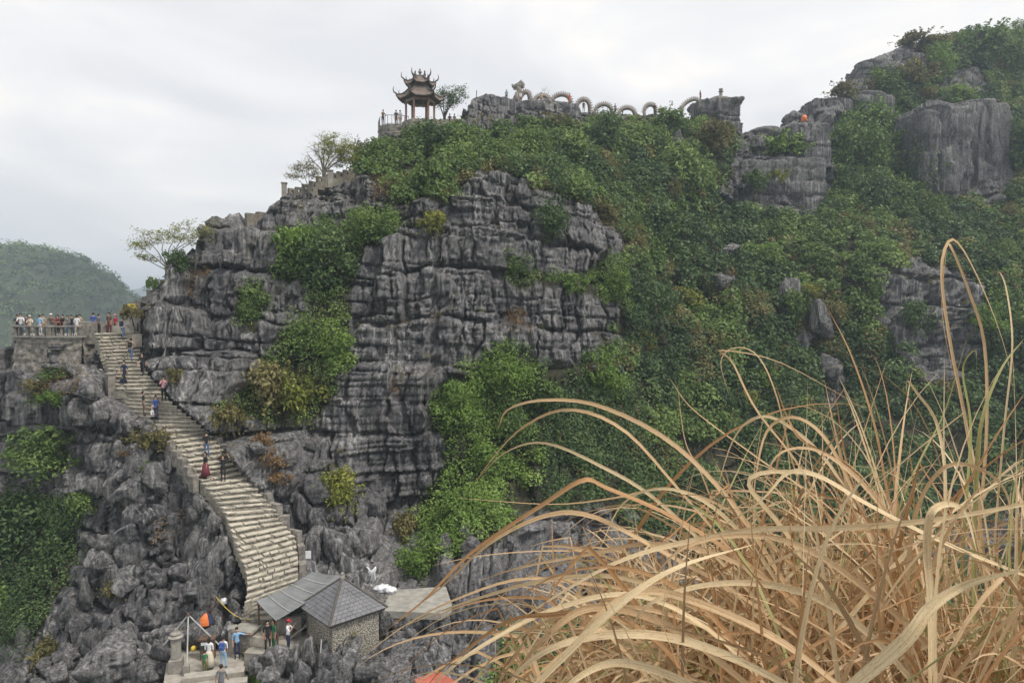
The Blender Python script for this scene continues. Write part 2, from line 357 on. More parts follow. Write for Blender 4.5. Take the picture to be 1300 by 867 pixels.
# bedded, jointed limestone: beds of uneven thickness, split by upright joints, each block proud or sunk
def blocks(x, z, thick, width, amp, gap, dep, seed, tilt):
    r = np.random.default_rng(seed)
    s = z + tilt * x + (fbm(x * 0.10, z * 0.10, seed) - 0.5) * thick[1] * 0.6 + (vn(x * 0.7, z * 0.7, seed + 1) - 0.5) * 0.16
    b = [s.min() - 1]
    while b[-1] < s.max() + 1: b.append(b[-1] + r.uniform(*thick) * (0.55 if r.random() < 0.3 else 1))
    b = np.array(b); li = np.searchsorted(b, s) - 1
    ds = np.minimum(s - b[li], b[np.minimum(li + 1, len(b) - 1)] - s)
    xx = x + (fbm(x * 0.25, z * 0.35, seed + 5) - 0.5) * width[0] * 1.2 + (vn(x * 1.3, z * 0.9, seed + 6) - 0.5) * 0.2
    off = np.zeros(s.shape); dx = np.full(s.shape, 9.0); tx = np.zeros(s.shape)
    lo, hi = x.min() - 4, x.max() + 4
    for k in range(len(b)):
        m = li == k
        if not m.any(): continue
        j = [lo]
        while j[-1] < hi: j.append(j[-1] + r.uniform(*width) * (0.5 if r.random() < 0.3 else 1))
        j = np.array(j); ji = np.clip(np.searchsorted(j, xx[m]) - 1, 0, len(j) - 2)
        o = r.normal(0, 1, len(j)); o = np.clip(o, -1.8, 1.8); tl = r.normal(0, 0.5, len(j))
        dx[m] = np.minimum(xx[m] - j[ji], j[ji + 1] - xx[m]); off[m] = o[ji]
        tx[m] = tl[ji] * ((xx[m] - j[ji]) / (j[ji + 1] - j[ji]) - 0.5)
    open_h = sstep(0.25, 0.75, vn(x * 0.22, z * 0.9, seed + 8)); open_v = sstep(0.3, 0.8, vn(x * 0.5, z * 0.4, seed + 9))
    crack = np.maximum((1 - sstep(0, gap, ds)) * (0.12 + 0.95 * open_h ** 1.5), (1 - sstep(0, gap, dx)) * (0.25 + open_v))
    ed = sstep(0, gap * 0.5, np.minimum(ds, dx))
    T = b[np.minimum(li + 1, len(b) - 1)] - b[li]; fr = np.clip((s - b[li]) / T, 0, 1)
    hb = 0.82 + 0.09 * np.clip(off, -1.5, 1.5)
    return (off + tx) * amp * (0.30 + 0.70 * ed) - crack * dep, (sstep(hb, 1.0, fr) ** 1.5 - fr) * T
near = 1 - sstep(42, 60, Y)
D1, TZ1 = blocks(X, Z, (2.6, 6.0), (1.8, 5.0), 0.75, 0.18, 1.35, 11, 0.05)
D2, TZ2 = blocks(X, Z, (0.7, 2.6), (0.5, 2.0), 0.34, 0.10, 0.70, 23, 0.03)
D3, _ = blocks(X, Z, (0.3, 0.9), (0.3, 1.3), 0.13, 0.09, 0.30, 37, 0.03)
bedm = np.clip(blend(inpoly(PU, PV, [(420,400),(560,380),(590,450),(540,500),(565,600),(560,640),(430,620),(410,520)]), 12), 0, 1)
D4, _ = blocks(X, Z, (0.28, 0.75), (1.5, 5.0), 0.12, 0.085, 0.42, 43, 0.02)
flw = X + (fbm(X * 0.5, Z * 0.25, 51) - 0.5) * 1.4
fl = (1 - np.abs(2 * vn(flw * 1.3, Z * 0.08, 52) - 1)) * 0.19 + (1 - np.abs(2 * vn(flw * 2.7, Z * 0.2, 53) - 1)) * 0.20 + (1 - np.abs(2 * vn(flw * 5.2, Z * 0.3, 54) - 1)) * 0.10
rub = (fbm(X * 0.55, Z * 0.55, 61, 5) - 0.5) * 2.2 + (fbm(X * 1.7, Z * 1.7, 62, 3) - 0.5) * 0.5
rubble = np.clip(blend(inpoly(PU, PV, [(-60,560),(140,540),(220,560),(300,700),(330,760),(460,760),(560,690),(820,640),(1300,700),(1300,900),(-60,900)]), 10), 0, 1)
DISP = (D4 * bedm + D1 * (1 - 0.5 * bedm) * (1 - 0.4 * rubble) + D2 + D3 * sstep(0.35, 0.6, fbm(X * 0.12, Z * 0.16, 91)) + fl * 2.0 * (1 - 0.5 * rubble) + rub * (0.2 + 0.4 * rubble) - 0.7 * rubble) * (1 - 0.45 * VEGM)
dYdz = np.clip(np.gradient(Y, axis=1) / np.gradient(Z, axis=1), -0.5, 3.0); dYdx = np.gradient(Y, axis=0) / np.gradient(X, axis=0)
NRM = np.stack([dYdx, -np.ones_like(Y), dYdz], -1); NRM /= np.linalg.norm(NRM, axis=-1, keepdims=True)
TERR = dYdz * (TZ1 * 0.38 + TZ2 * 0.18) * (1 - 0.6 * VEGM) * (1 - 0.5 * rubble)
TERR = np.where(np.arange(NZ)[None, :] > NZ - 14, 0, TERR)
# the stairway strip and the two terraces are cut smooth
STL = [(119,428),(127,445),(134,462),(140,480),(146,495),(152,508),(176,527),(203,540),(216,559),(233,581),(254,612),(269,628),(287,655),(296,683),(304,705),(312,728),(314,748),(310,768),(304,790)]
STR = [(178,417),(178,440),(180,462),(190,480),(204,493),(218,513),(238,529),(253,541),(266,553),(284,574),(305,602),(325,622),(350,650),(362,668),(376,686),(379,708),(379,730),(375,745),(350,790)]
strip = inpoly(PU, PV, STL + STR[::-1])
flat = inpoly(PU, PV, [(215,815),(310,805),(335,800),(430,770),(440,825),(400,850),(330,850),(300,880),(205,880)]) | inpoly(PU, PV, [(480,745),(565,740),(570,775),(490,780)])
SM = np.clip(blend(strip | flat, 4) * 1.15, 0, 1)
fadeT = 1 - sstep(0.965, 1.0, t)[None, :]
AMT = DISP * (1 - SM) * (0.35 + 0.65 * fadeT) - SM * 1.1
ND = NRM * rubble[..., None] + np.array([0, -0.95, 0.12]) * (1 - rubble[..., None])
V0 = np.stack([X, Y + TERR * (1 - SM) * fadeT, Z], -1) + ND * AMT[..., None]
V0[..., 0] += (fbm(X * 1.1, Z * 1.1, 71) - 0.5) * 0.5 * (1 - SM)
# nothing of the slope may stand in front of the stairway
_SV = [(400,55),(420,54),(460,51.7),(500,49.5),(530,48),(575,45.6),(625,43.5),(690,41.3),(730,40),(790,38.3),(830,37)]
_sl, _sr = np.array(STL, float) + np.array((-3, 0)), np.array(STR, float) + np.array((3, 0))
for _ in range(4):
    qu, qv = proj(V0); ins = inpoly(qu, qv, [tuple(a) for a in _sl] + [tuple(a) for a in _sr[::-1]])
    V0[..., 1] = np.where(ins, np.maximum(V0[..., 1], np.interp(qv, [a for a, _ in _SV], [b for _, b in _SV]) + 1.0), V0[..., 1])
# far side of the ridge, out of view
NB = 14
back = []
for k in range(1, NB + 1):
    q = V0[:, -1].copy(); q[:, 1] += 0.8 * k + 0.28 * k * k; q[:, 2] -= 0.16 * k + 0.22 * k * k; back.append(q)
VV = np.concatenate([V0] + [np.stack(back, 1)], 1); NT = NZ + NB
idx = np.arange(NX * NT).reshape(NX, NT)
F = np.stack([idx[:-1, :-1], idx[1:, :-1], idx[1:, 1:], idx[:-1, 1:]], -1).reshape(-1, 4)
soil = np.concatenate([np.clip(VEGM * 1.0 + 0.35 * sstep(0.55, 0.8, fbm(X * 0.3, Z * 0.5, 81)), 0, 1), np.ones((NX, NB))], 1)
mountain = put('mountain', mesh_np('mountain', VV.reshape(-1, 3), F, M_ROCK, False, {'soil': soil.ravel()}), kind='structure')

# look-up: which surface point does a photo pixel show
QU, QV = proj(V0); QD = V0[..., 1]
_cell = {}
_gu = np.floor(QU / 6).astype(int).ravel(); _gv = np.floor(QV / 6).astype(int).ravel(); _qd = QD.ravel()
_o = np.lexsort((_qd, _gv, _gu)); _k = _gu[_o] * 10000 + _gv[_o]
_first = np.r_[True, _k[1:] != _k[:-1]]
for kk, ii in zip(_k[_first], _o[_first]): _cell[int(kk)] = int(ii)
_flat = V0.reshape(-1, 3)
def surf(u, v, front=0.0):
    """surface point of the mountain seen at pixel (u, v); front pulls it towards the viewer"""
    for rad in range(0, 12):
        best = None
        for a in range(-rad, rad + 1):
            for b in range(-rad, rad + 1):
                i = _cell.get((int(u // 6) + a) * 10000 + int(v // 6) + b)
                if i is not None:
                    e = abs(a) + abs(b)
                    if best is None or e < best[0]: best = (e, i)
        if best: d = _flat[best[1]][1]; return P(u, v, d - front)
    return P(u, v, 60)

# ------------------------------------------------------------------ loose rocks and rock masses (pieces of the mountain)
def ico(sub):
    bm = bmesh.new(); bmesh.ops.create_icosphere(bm, subdivisions=sub, radius=1.0)
    v = np.array([p.co[:] for p in bm.verts]); f = np.array([[q.index for q in p.verts] for p in bm.faces]); bm.free(); return v, f
_IV3, _IF3 = ico(3); _IV4, _IF4 = ico(4)
def boulder_mesh(seed, sub=4):
    """angular, fluted limestone lump"""
    r = np.random.default_rng(seed); v, f = (_IV3, _IF3) if sub == 3 else (_IV4, _IF4); v = v.copy()
    for _ in range(15):
        n = r.normal(size=3) * np.array((1, 1, 0.7)); n /= np.linalg.norm(n); h = r.uniform(0.42, 0.72)
        d = v @ n; m = d > h; v[m] -= np.outer(d[m] - h, n) * 0.97
    v *= np.array([1.15, r.uniform(0.8, 1.1), r.uniform(0.9, 1.4)])
    sd = seed % 50; a = np.arctan2(v[:, 0], v[:, 1]); q1, q2 = v[:, 0] + 0.7 * v[:, 1], v[:, 2] - 0.4 * v[:, 1]
    k = 0.12 * (fbm(q1 * 1.9, q2 * 1.9, sd) - 0.5) - 0.16 * (1 - sstep(0, 0.16, np.abs(vn(a * 2.6, v[:, 2] * 0.8, sd + 3) - 0.5))) - 0.10 * (1 - sstep(0, 0.14, np.abs(vn(a * 5.5, v[:, 2] * 1.1, sd + 7) - 0.5)))
    k += 0.06 * (vn(q1 * 7, q2 * 7, sd + 9) - 0.5) + 0.05 * (vn(q1 * 15, q2 * 15, sd + 11) - 0.5)
    s_ = v[:, 2] * 1.7 + 0.5 * vn(v[:, 0] * 2, v[:, 1] * 2, sd); c = np.abs(s_ - np.round(s_)); k -= 0.15 * (1 - sstep(0, 0.09, c)) * (vn(q1 * 2, q2 * 2, sd + 5) > 0.45)
    v *= (1 + k)[:, None]
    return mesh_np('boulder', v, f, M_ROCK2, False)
BOULD = [boulder_mesh(100 + i) for i in range(12)]
def boulder(u, v, wpx, hr=1.0, front=0.0, me=None, sink=0.0):
    p = surf(u, v, front); s = wpx * p[1] / FPX / 2
    o = put('boulder', me or random.choice(BOULD), mountain, p + np.array((0, s * sink, 0)), rot=(random.uniform(-.3, .3), random.uniform(-.3, .3), random.uniform(0, 6.28)), scale=(s, s, s * hr))
    return o
STRIPX = [(a - 9, b) for a, b in STL] + [(a + 9, b) for a, b in STR[::-1]]
HEAP = [(130,560),(215,580),(262,650),(292,700),(302,745),(250,760),(215,800),(212,860),(90,867),(95,790),(110,720),(160,660),(140,600)]
HEAP2 = [(320,838),(370,815),(440,835),(490,800),(560,770),(600,800),(590,867),(330,867)]
HEAP3 = [(560,690),(640,640),(760,625),(860,640),(850,740),(700,790),(600,800),(560,770)]
HEAP4 = [(0,800),(100,760),(110,867),(0,867)]
HEAP6 = [(310,575),(345,548),(400,545),(412,600),(395,645),(350,625)]
HEAP5 = [(395,640),(480,665),(490,740),(440,728),(385,715),(350,650)]
def scatter(poly, n, lo, hi, hr=(0.8, 1.5), front=0.0):
    us, vs = [p[0] for p in poly], [p[1] for p in poly]; k = 0
    while k < n:
        u, v = random.uniform(min(us), max(us)), random.uniform(min(vs), max(vs))
        if not bool(inpoly(np.array([u]), np.array([v]), poly)[0]): continue
        if bool(inpoly(np.array([u]), np.array([v]), STRIPX)[0]): continue
        boulder(u, v, lo + (hi - lo) * random.random() ** 2.2, random.uniform(*hr), front); k += 1
scatter(HEAP, 72, 13, 50, (0.8, 1.7)); scatter(HEAP6, 14, 20, 46, (0.7, 1.2)); scatter(HEAP2, 54, 12, 44); scatter(HEAP3, 42, 14, 48); scatter(HEAP4, 14, 15, 50); scatter(HEAP5, 30, 10, 40, (0.9, 1.8))
for u, v, w, h in ((245,700,42,1.9),(280,700,36,2.0),(262,690,30,1.8),(150,825,95,0.8),(190,850,60,0.9),(170,735,60,0.7),(205,760,50,0.7),(140,690,44,1.0),(180,620,62,1.1),(205,610,44,1.2),
                   (425,690,55,1.2),(462,690,40,1.6),(400,690,45,1.1),(480,640,40,1.5),(445,720,40,1.0),(255,745,40,1.0),(120,620,24,1.4),(112,650,22,1.2),(118,500,36,0.9),(100,470,42,0.7),(260,425,26,0.9)):
    boulder(u, v, w, h, sink=-0.15)

def rock_mass(name, c, size, seed, rz=0, tilt=0, taper=0.1, beds=2.2):
    """a big fluted limestone block standing out of the slope; c = centre of its base"""
    N = 38; g = np.linspace(-1, 1, N); V = []; Fc = []
    for ax in range(3):
        for sg in (-1, 1):
            if ax == 2 and sg < 0: continue
            a, b = np.meshgrid(g, g, indexing='ij'); q = np.zeros((N, N, 3)); i1, i2 = (ax + 1) % 3, (ax + 2) % 3
            q[..., ax] = sg; q[..., i1] = a; q[..., i2] = b
            o = sum(len(x) for x in V); V.append(q.reshape(-1, 3)); ii = np.arange(N * N).reshape(N, N) + o
            ff = np.stack([ii[:-1, :-1], ii[1:, :-1], ii[1:, 1:], ii[:-1, 1:]], -1).reshape(-1, 4); Fc.append(ff if sg > 0 else ff[:, ::-1])
    v = np.concatenate(V); f = np.concatenate(Fc)
    pn = 16.0; nr = (np.abs(v) ** pn).sum(1) ** (1 / pn); v = v / nr[:, None]
    n = v / np.linalg.norm(v * np.array([1, 1, .4]), axis=1, keepdims=True)
    w = v * np.array(size) / 2
    ang = w[:, 0] * 0.9 + w[:, 1] * 1.1
    k = (1 - np.abs(2 * vn(ang * 0.9, w[:, 2] * 0.1, seed) - 1)) * 0.45 + (1 - np.abs(2 * vn(ang * 2.6, w[:, 2] * 0.15, seed + 2) - 1)) * 0.2
    k += (fbm(ang * 0.35, w[:, 2] * 0.35, seed + 4) - 0.5) * 0.7
    s_ = (w[:, 2] + 0.6 * fbm(ang * 0.25, w[:, 2] * 0.1, seed + 6)) / beds; cr = np.abs(s_ - np.round(s_)) * beds
    lay = np.round(s_).astype(int); k -= 0.3 * (1 - sstep(0, 0.2, cr)); k += (_T[lay & 255, (seed * 7) & 255] - 0.5) * 0.5
    db, _ = blocks(ang, w[:, 2], (beds * 0.7, beds * 1.6), (1.0, 3.4), 0.28, 0.14, 0.6, seed + 40, 0.03); k = k * 0.8 + db + (fbm(ang * 2.2, w[:, 2] * 2.2, seed + 8) - 0.5) * 0.35
    w = w + n * (k * min(1.0, min(size[:2]) / 5))[:, None]
    hz = (w[:, 2] + size[2] / 2) / size[2]; w[:, :2] *= (1 - taper * hz)[:, None]
    M = np.array((Matrix.Rotation(rz, 3, 'Z') @ Matrix.Rotation(tilt, 3, 'Y')))
    w = w @ M.T + np.array(c) + np.array((0, 0, size[2] / 2))
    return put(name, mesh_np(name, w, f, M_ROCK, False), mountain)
def mass_px(u0, u1, v0, v1, d, depth, seed, **kw):
    a = P(u0, v1, d); b = P(u1, v0, d); sz = (b[0] - a[0], depth, b[2] - a[2])
    return rock_mass('rock_mass', ((a[0] + b[0]) / 2, d + depth / 2, a[2]), sz, seed, **kw)
mass_px(889, 940, 126, 178, 111, 6, 3, taper=-0.03, beds=3.5)
mass_px(912, 946, 176, 246, 109, 4.5, 5, tilt=R(20), taper=0.25, beds=6)
mass_px(938, 1050, 203, 286, 106, 8, 7, taper=0.04, beds=4)
mass_px(1004, 1056, 156, 212, 108, 9, 9, taper=0.05, beds=5)
mass_px(958, 1010, 168, 214, 112, 7, 12, taper=0.12, beds=3)
mass_px(1172, 1235, 138, 248, 111, 9, 14, taper=0.05, beds=6)
mass_px(1222, 1285, 130, 268, 114, 9, 17, taper=0.06, beds=7)
mass_px(1034, 1082, 128, 160, 121, 7, 19, taper=0.1, beds=2.5)
mass_px(1084, 1138, 122, 170, 121, 6, 21, taper=0.08, beds=4)
mass_px(1094, 1142, 80, 106, 128, 6, 41, taper=0.15, beds=2.0)
mass_px(1138, 1180, 68, 98, 133, 5, 43, taper=0.1, beds=2.5)
mass_px(598, 650, 125, 162, 100, 7, 27, taper=0.1, beds=2.0)
mass_px(650, 735, 136, 162, 104, 6, 29, taper=0.03, beds=2.2)
for k_ in range(7, 18):
    for q_ in range(2):
        u_, v_ = STL[k_]; boulder(u_ - random.uniform(8, 18), v_ + random.uniform(2, 14), random.uniform(16, 26), random.uniform(0.9, 1.5), front=0.3)
for u_, v_, w_, h_ in ((908,357,40,0.8),(925,318,36,0.5),(1002,382,46,1.3),(1040,412,40,1.7),(1018,430,30,1.4),(858,186,32,1.2),(668,178,44,0.5),(1052,470,40,1.6)):
    boulder(u_, v_, w_, h_, front=1.3)
mass_px(595, 640, 226, 262, 66, 4, 31, taper=0.15, beds=1.6)
mass_px(1000, 1024, 147, 160, 118, 3, 36, taper=0.2, beds=1.5)

# ------------------------------------------------------------------ leaves
def leaf_arrays(pos, nrm, size, tint, r, aspect=0.5):
    """one folded diamond-shaped leaf per point"""
    n = len(pos)
    a = np.cross(nrm, r.normal(size=(n, 3))); a /= np.linalg.norm(a, axis=1, keepdims=True) + 1e-9
    b = np.cross(nrm, a); size = size[:, None]
    p0 = pos - a * size * 0.5; p2 = pos + a * size * 0.5 - nrm * size * 0.12
    p1 = pos + b * size * aspect * 0.5 + nrm * size * 0.10; p3 = pos - b * size * aspect * 0.5 + nrm * size * 0.10
    v = np.stack([p0, p1, p2, p3], 1).reshape(-1, 3); i = np.arange(n)[:, None] * 4
    return v, np.concatenate([i, i + 1, i + 2, i + 3], 1), np.repeat(tint, 4)
def unit(a): return a / (np.linalg.norm(a, axis=-1, keepdims=True) + 1e-9)
def crown_mesh(name, seed, size, lobes, leaves, leaf, mat, flat=0.0):
    r = np.random.default_rng(seed); size = np.array(size) / 2
    d = unit(r.normal(size=(lobes, 3))); d[:, 2] = d[:, 2] * 0.85 + 0.08
    c = d * size * r.uniform(0.25, 0.92, (lobes, 1)); rad = size.min() * r.uniform(0.2, 0.58, lobes); tone = r.normal(0, 0.13, lobes)
    w = rad ** 2; w /= w.sum(); k = r.choice(lobes, leaves, p=w)
    q = unit(r.normal(size=(leaves, 3))); q[:, 2] = np.where((q[:, 2] < -0.25) & (r.random(leaves) < 0.7), -q[:, 2], q[:, 2])
    rr = rad[k] * r.uniform(0.72, 1.10, leaves)
    # small sprays so the surface breaks into twigs
    q = unit(q + 0.35 * (vn(q[:, 0] * 4 + k * 7.1, q[:, 2] * 4 + k * 3.3, 3) - 0.5)[:, None]); rr *= 1 + 0.5 * (vn(q[:, 0] * 5 + k * 1.7, q[:, 1] * 5 + q[:, 2] * 5 + k, 5) - 0.5)
    pos = c[k] + q * rr[:, None]
    ns = leaves // 6; sd_ = unit(r.normal(size=(40, 3)) + np.array([0, 0, 0.35])); si = r.integers(0, 40, ns); tt_ = r.uniform(0.55, 1.3, ns)      # stray twigs
    pos[:ns] = sd_[si] * size * tt_[:, None] + r.normal(0, 0.05, (ns, 3)) * size.min()
    nrm = unit(q * 0.7 + np.array([0, 0, 0.55]) + r.normal(0, 0.42, (leaves, 3)))
    tint = np.clip(0.46 + tone[k] + r.normal(0, 0.15, leaves), 0, 1)
    v, f, tt = leaf_arrays(pos, nrm, leaf * r.uniform(0.7, 1.35, leaves), tint, r)
    return mesh_np(name, v, f, mat, False, {'tint': tt})
PAL = {'mid': L_MID, 'dark': L_DARK, 'lite': L_LITE, 'yel': L_YEL, 'olive': L_OLIVE, 'dry': L_DRY}
CROWN = {}
def crown_proto(kind, var):
    """unit crowns, 2 m across, to be scaled"""
    key = (kind, var)
    if key not in CROWN:
        lobes, n, leaf, size = {'small': (13, 1500, 0.16, (2, 1.8, 1.5)), 'big': (26, 3600, 0.115, (2, 1.9, 1.7)), 'low': (16, 2000, 0.14, (2.2, 1.6, 1.0)), 'tall': (22, 3000, 0.115, (1.6, 1.5, 2.4))}[kind]
        CROWN[key] = crown_mesh('crown', 500 + var * 13 + len(kind), size, lobes, n, leaf, L_MID)
    return CROWN[key]
SHRUB_STEM = MB().tube([(0, 0.5, -0.75), (0.05, 0.25, -0.45), (-0.03, 0.05, 0.0), (0.05, 0, 0.4)], [0.07, 0.055, 0.04, 0.02], 6)
SHRUB_STEM.tube([(0.0, 0.03, -0.3), (0.25, 0.0, 0.05), (0.45, -0.05, 0.3)], [0.035, 0.028, 0.012], 5).tube([(0.0, 0.03, -0.35), (-0.28, -0.05, 0.0), (-0.45, -0.1, 0.3)], [0.035, 0.028, 0.012], 5)
SHRUB_STEM = SHRUB_STEM.mesh('trunk', M_BARK, True)
def shrub(name, u, v, wpx, hpx, pal, kind, label, cat='shrub', group=None, sink=0.35, d=None):
    """crown centred on pixel (u, v) growing out of the rock there"""
    p = surf(u, v) if d is None else P(u, v, d)
    w = wpx * p[1] / FPX; h = hpx * p[1] / FPX
    ref = {'small': (2, 1.5), 'big': (2, 1.7), 'low': (2.2, 1.0), 'tall': (1.6, 2.4)}[kind]
    sc = (w / ref[0] * 1.02, (w / ref[0] + h / ref[1]) / 2, h / ref[1] * 1.05)
    p = p - np.array((0, w * (0.5 - sink), 0))
    root = put(name, None, None, p, label=label, cat=cat, group=group, rot=(0, 0, random.uniform(-0.5, 0.5)))
    root.scale = sc; root.empty_display_size = 0.1
    c = put('crown', crown_proto(kind, random.randrange(4)), root, rot=(0, 0, random.choice((0, 1.1, 2.3, 3.4, 4.6))))
    c.material_slots[0].link = 'OBJECT'; c.material_slots[0].material = PAL[pal]
    put('trunk', SHRUB_STEM, root)
    return root

# ------------------------------------------------------------------ plant cover nobody could count
_e1 = V0[1:, :-1] - V0[:-1, :-1]; _e2 = V0[:-1, 1:] - V0[:-1, :-1]
_cn = np.cross(_e1, _e2); AREA = np.linalg.norm(_cn, axis=-1); CNRM = -_cn / (AREA[..., None] + 1e-9)
CNRM = np.where((CNRM[..., 1:2] > 0), -CNRM, CNRM)
CPOS = V0[:-1, :-1]; CUu, CVv = QU[:-1, :-1], QV[:-1, :-1]
seen = (CUu > -45) & (CUu < 1345) & (CVv < 905)
def cover(name, mask, mat, label, per_m2, rad, leaves_per, leaf, seed, tone=0.0, lift=0.35, gaps=0.25):
    r = np.random.default_rng(seed); w = (AREA * (mask & seen)).ravel(); tot = w.sum()
    n = int(tot * per_m2)
    if n < 1: return
    ci = r.choice(len(w), n, p=w / tot)
    c = CPOS.reshape(-1, 3)[ci]; nn = unit(CNRM.reshape(-1, 3)[ci] * 0.75 + np.array([0, -0.25, 0.55]))
    g = fbm(c[:, 0] * 0.35, c[:, 2] * 0.35, seed % 90, 3); keep = g > gaps; c, nn, g = c[keep], nn[keep], g[keep]; n = len(c)
    R_ = r.uniform(*rad, n) * (0.4 + 1.25 * g); cnt = np.maximum(8, (leaves_per * R_ ** 2)).astype(int)
    ctone = r.normal(0, 0.17, n) + (fbm(c[:, 0] * 0.16, c[:, 2] * 0.16, seed % 70 + 3, 3) - 0.5) * 0.6
    k = np.repeat(np.arange(n), cnt); N = len(k)
    q = unit(r.normal(size=(N, 3))); dt = (q * nn[k]).sum(1); q = np.where((dt < 0)[:, None], q - 2 * dt[:, None] * nn[k] * 0.9, q)
    q = unit(q); dd = c[:, 1][k]
    pos = c[k] + nn[k] * (lift * R_[k])[:, None] + q * (R_[k] * r.uniform(0.6, 1.08, N) * (0.75 + 0.5 * vn(q[:, 0] * 3 + k * 1.3, q[:, 2] * 3 + q[:, 1] * 2 + k * 0.7, 7)))[:, None]
    nrm = unit(q * 0.6 + nn[k] * 0.3 + np.array([0, 0, 0.5]) + r.normal(0, 0.5, (N, 3)))
    size = leaf * r.uniform(0.7, 1.35, N) * np.clip(dd / 70, 0.8, 1.35)
    tint = np.clip(0.45 + tone + ctone[k] + r.normal(0, 0.13, N), 0, 1)
    v, f, tt = leaf_arrays(pos, nrm, size, tint, r)
    print(name, n, N)
    return put(name, mesh_np(name, v, f, mat, False, {'tint': tt}), kind='stuff', label=label, cat='undergrowth')
def reg(k): return inpoly(wu[:-1, :-1], wv[:-1, :-1], VEG[k])
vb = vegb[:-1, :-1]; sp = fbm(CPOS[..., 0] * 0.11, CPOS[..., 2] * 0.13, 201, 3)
ridgeclear = inpoly(CUu, CVv, [(470,140),(600,140),(600,170),(540,172),(520,186),(476,186)]) | inpoly(CUu, CVv, [(640,100),(905,100),(905,160),(845,164),(838,166),(730,166),(640,146)])
up = ~ridgeclear & reg('upper') & vb & ~inpoly(CUu, CVv, VEG['tongue'])
hidden = inpoly(CUu, CVv, [(880,560),(1320,480),(1320,900),(700,900),(760,720)])
cover('bright_creeper', reg('tongue') & vb, L_LITE, 'bright green creeper draped over the lower middle of the cliff', 1.1, (0.5, 1.1), 120, 0.27, 301, -0.03, 0.25, 0.36)
cover('cliff_edge_undergrowth', reg('tongue2') & vb, L_DARK, 'deep green creeper beside the bright creeper at the foot of the slope', 0.9, (0.5, 1.2), 110, 0.28, 313, 0.08, 0.25, 0.3)
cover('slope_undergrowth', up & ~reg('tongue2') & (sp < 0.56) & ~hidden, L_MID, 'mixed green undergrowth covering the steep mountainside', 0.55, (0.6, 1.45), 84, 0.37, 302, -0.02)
cover('dark_undergrowth', up & (sp >= 0.50) & ~hidden, L_DARK, 'dark green undergrowth in bands across the mountainside', 0.46, (0.7, 1.6), 70, 0.39, 303, 0.0)
olz = inpoly(wu[:-1, :-1], wv[:-1, :-1], [(890,320),(1000,325),(1070,335),(1070,420),(980,405),(900,380)]) | inpoly(wu[:-1, :-1], wv[:-1, :-1], [(1060,130),(1130,72),(1200,50),(1210,80),(1130,120)]) | inpoly(wu[:-1, :-1], wv[:-1, :-1], [(1040,430),(1110,420),(1120,520),(1050,520)]) | inpoly(wu[:-1, :-1], wv[:-1, :-1], [(650,225),(720,235),(740,280),(690,275)])
cover('olive_undergrowth', up & ((np.abs(sp - 0.5) < 0.07) | olz) & ~hidden, L_OLIVE, 'olive and yellowing undergrowth in patches on the slope', 0.6, (0.5, 1.1), 95, 0.32, 304, 0.05)
cover('lower_slope_undergrowth', (up | reg('lowright')) & vb & hidden, L_DARK, 'dark green undergrowth seen through the dry grass', 0.45, (0.7, 1.5), 70, 0.40, 305, 0.0)
cover('base_undergrowth', reg('lowright') & ~hidden, L_LITE, 'fresh green plants below the rocks under the grass', 0.9, (0.5, 1.0), 130, 0.24, 306, -0.05)
cover('cliff_creeper', (reg('mid') | reg('mid2') | reg('ledge')) & vb, L_MID, 'green creeper in hanging strips on the grey cliff', 0.9, (0.45, 0.95), 140, 0.22, 307, 0.05, 0.2, 0.25)
cover('gully_undergrowth', reg('lowleft') & vb, L_DARK, 'leafy undergrowth filling the gully below the outcrop', 0.8, (0.6, 1.15), 120, 0.25, 308, -0.05)
dryp = [[(330,565),(362,565),(366,600),(330,590)],[(340,600),(372,600),(372,612),(340,612)],[(150,640),(180,640),(178,700),(130,705)],[(160,570),(200,568),(198,585),(160,585)],[(470,225),(520,230),(520,255),(480,255)],[(240,520),(280,520),(280,560),(245,560)],
        [(735,470),(760,450),(800,455),(800,490),(760,500)],[(640,395),(690,400),(690,425),(650,425)],[(60,470),(110,478),(100,500),(40,500)],[(480,482),(505,484),(500,500),(482,500)],[(985,340),(1010,340),(1010,362),(985,362)],[(1030,380),(1060,390),(1050,410)],[(900,335),(935,335),(935,350),(900,350)],[(200,640),(240,650),(230,690),(190,690)],[(300,490),(320,480),(320,500)],[(240,350),(300,345),(310,370),(240,380)]]
dm = np.zeros(CUu.shape, bool)
for q_ in dryp: dm |= inpoly(CUu, CVv, q_)
cover('ridge_scrub', ridgeclear & vb & (CVv > 150) & (CUu > 610), L_MID, 'low green scrub along the crest under the dragon', 1.6, (0.25, 0.5), 260, 0.2, 311, 0.0, 0.1, 0.2)
cover('dry_slope_scrub', up & (sp > 0.53) & (fbm(CPOS[..., 0] * 0.2, CPOS[..., 2] * 0.2, 209, 3) > 0.55) & ~hidden, L_DRY, 'brownish half-dry scrub scattered over the slope', 0.3, (0.35, 0.8), 130, 0.22, 312, 0.0, 0.4, 0.3)
cover('dry_ledge_plants', dm, L_DRY, 'rusty dry plants scattered on rock ledges', 1.6, (0.25, 0.6), 160, 0.16, 309, 0.05, 0.2, 0.42)
moss = (~vb) & (CNRM[..., 2] > 0.55) & (fbm(CPOS[..., 0] * 0.5, CPOS[..., 2] * 0.5, 333, 3) > 0.52) & ~SM[:-1, :-1].astype(bool)
cover('ledge_plants', moss, L_OLIVE, 'small tufts of weeds rooted on the cliff ledges', 0.5, (0.15, 0.42), 240, 0.16, 310, 0.0, 0.2, 0.4)

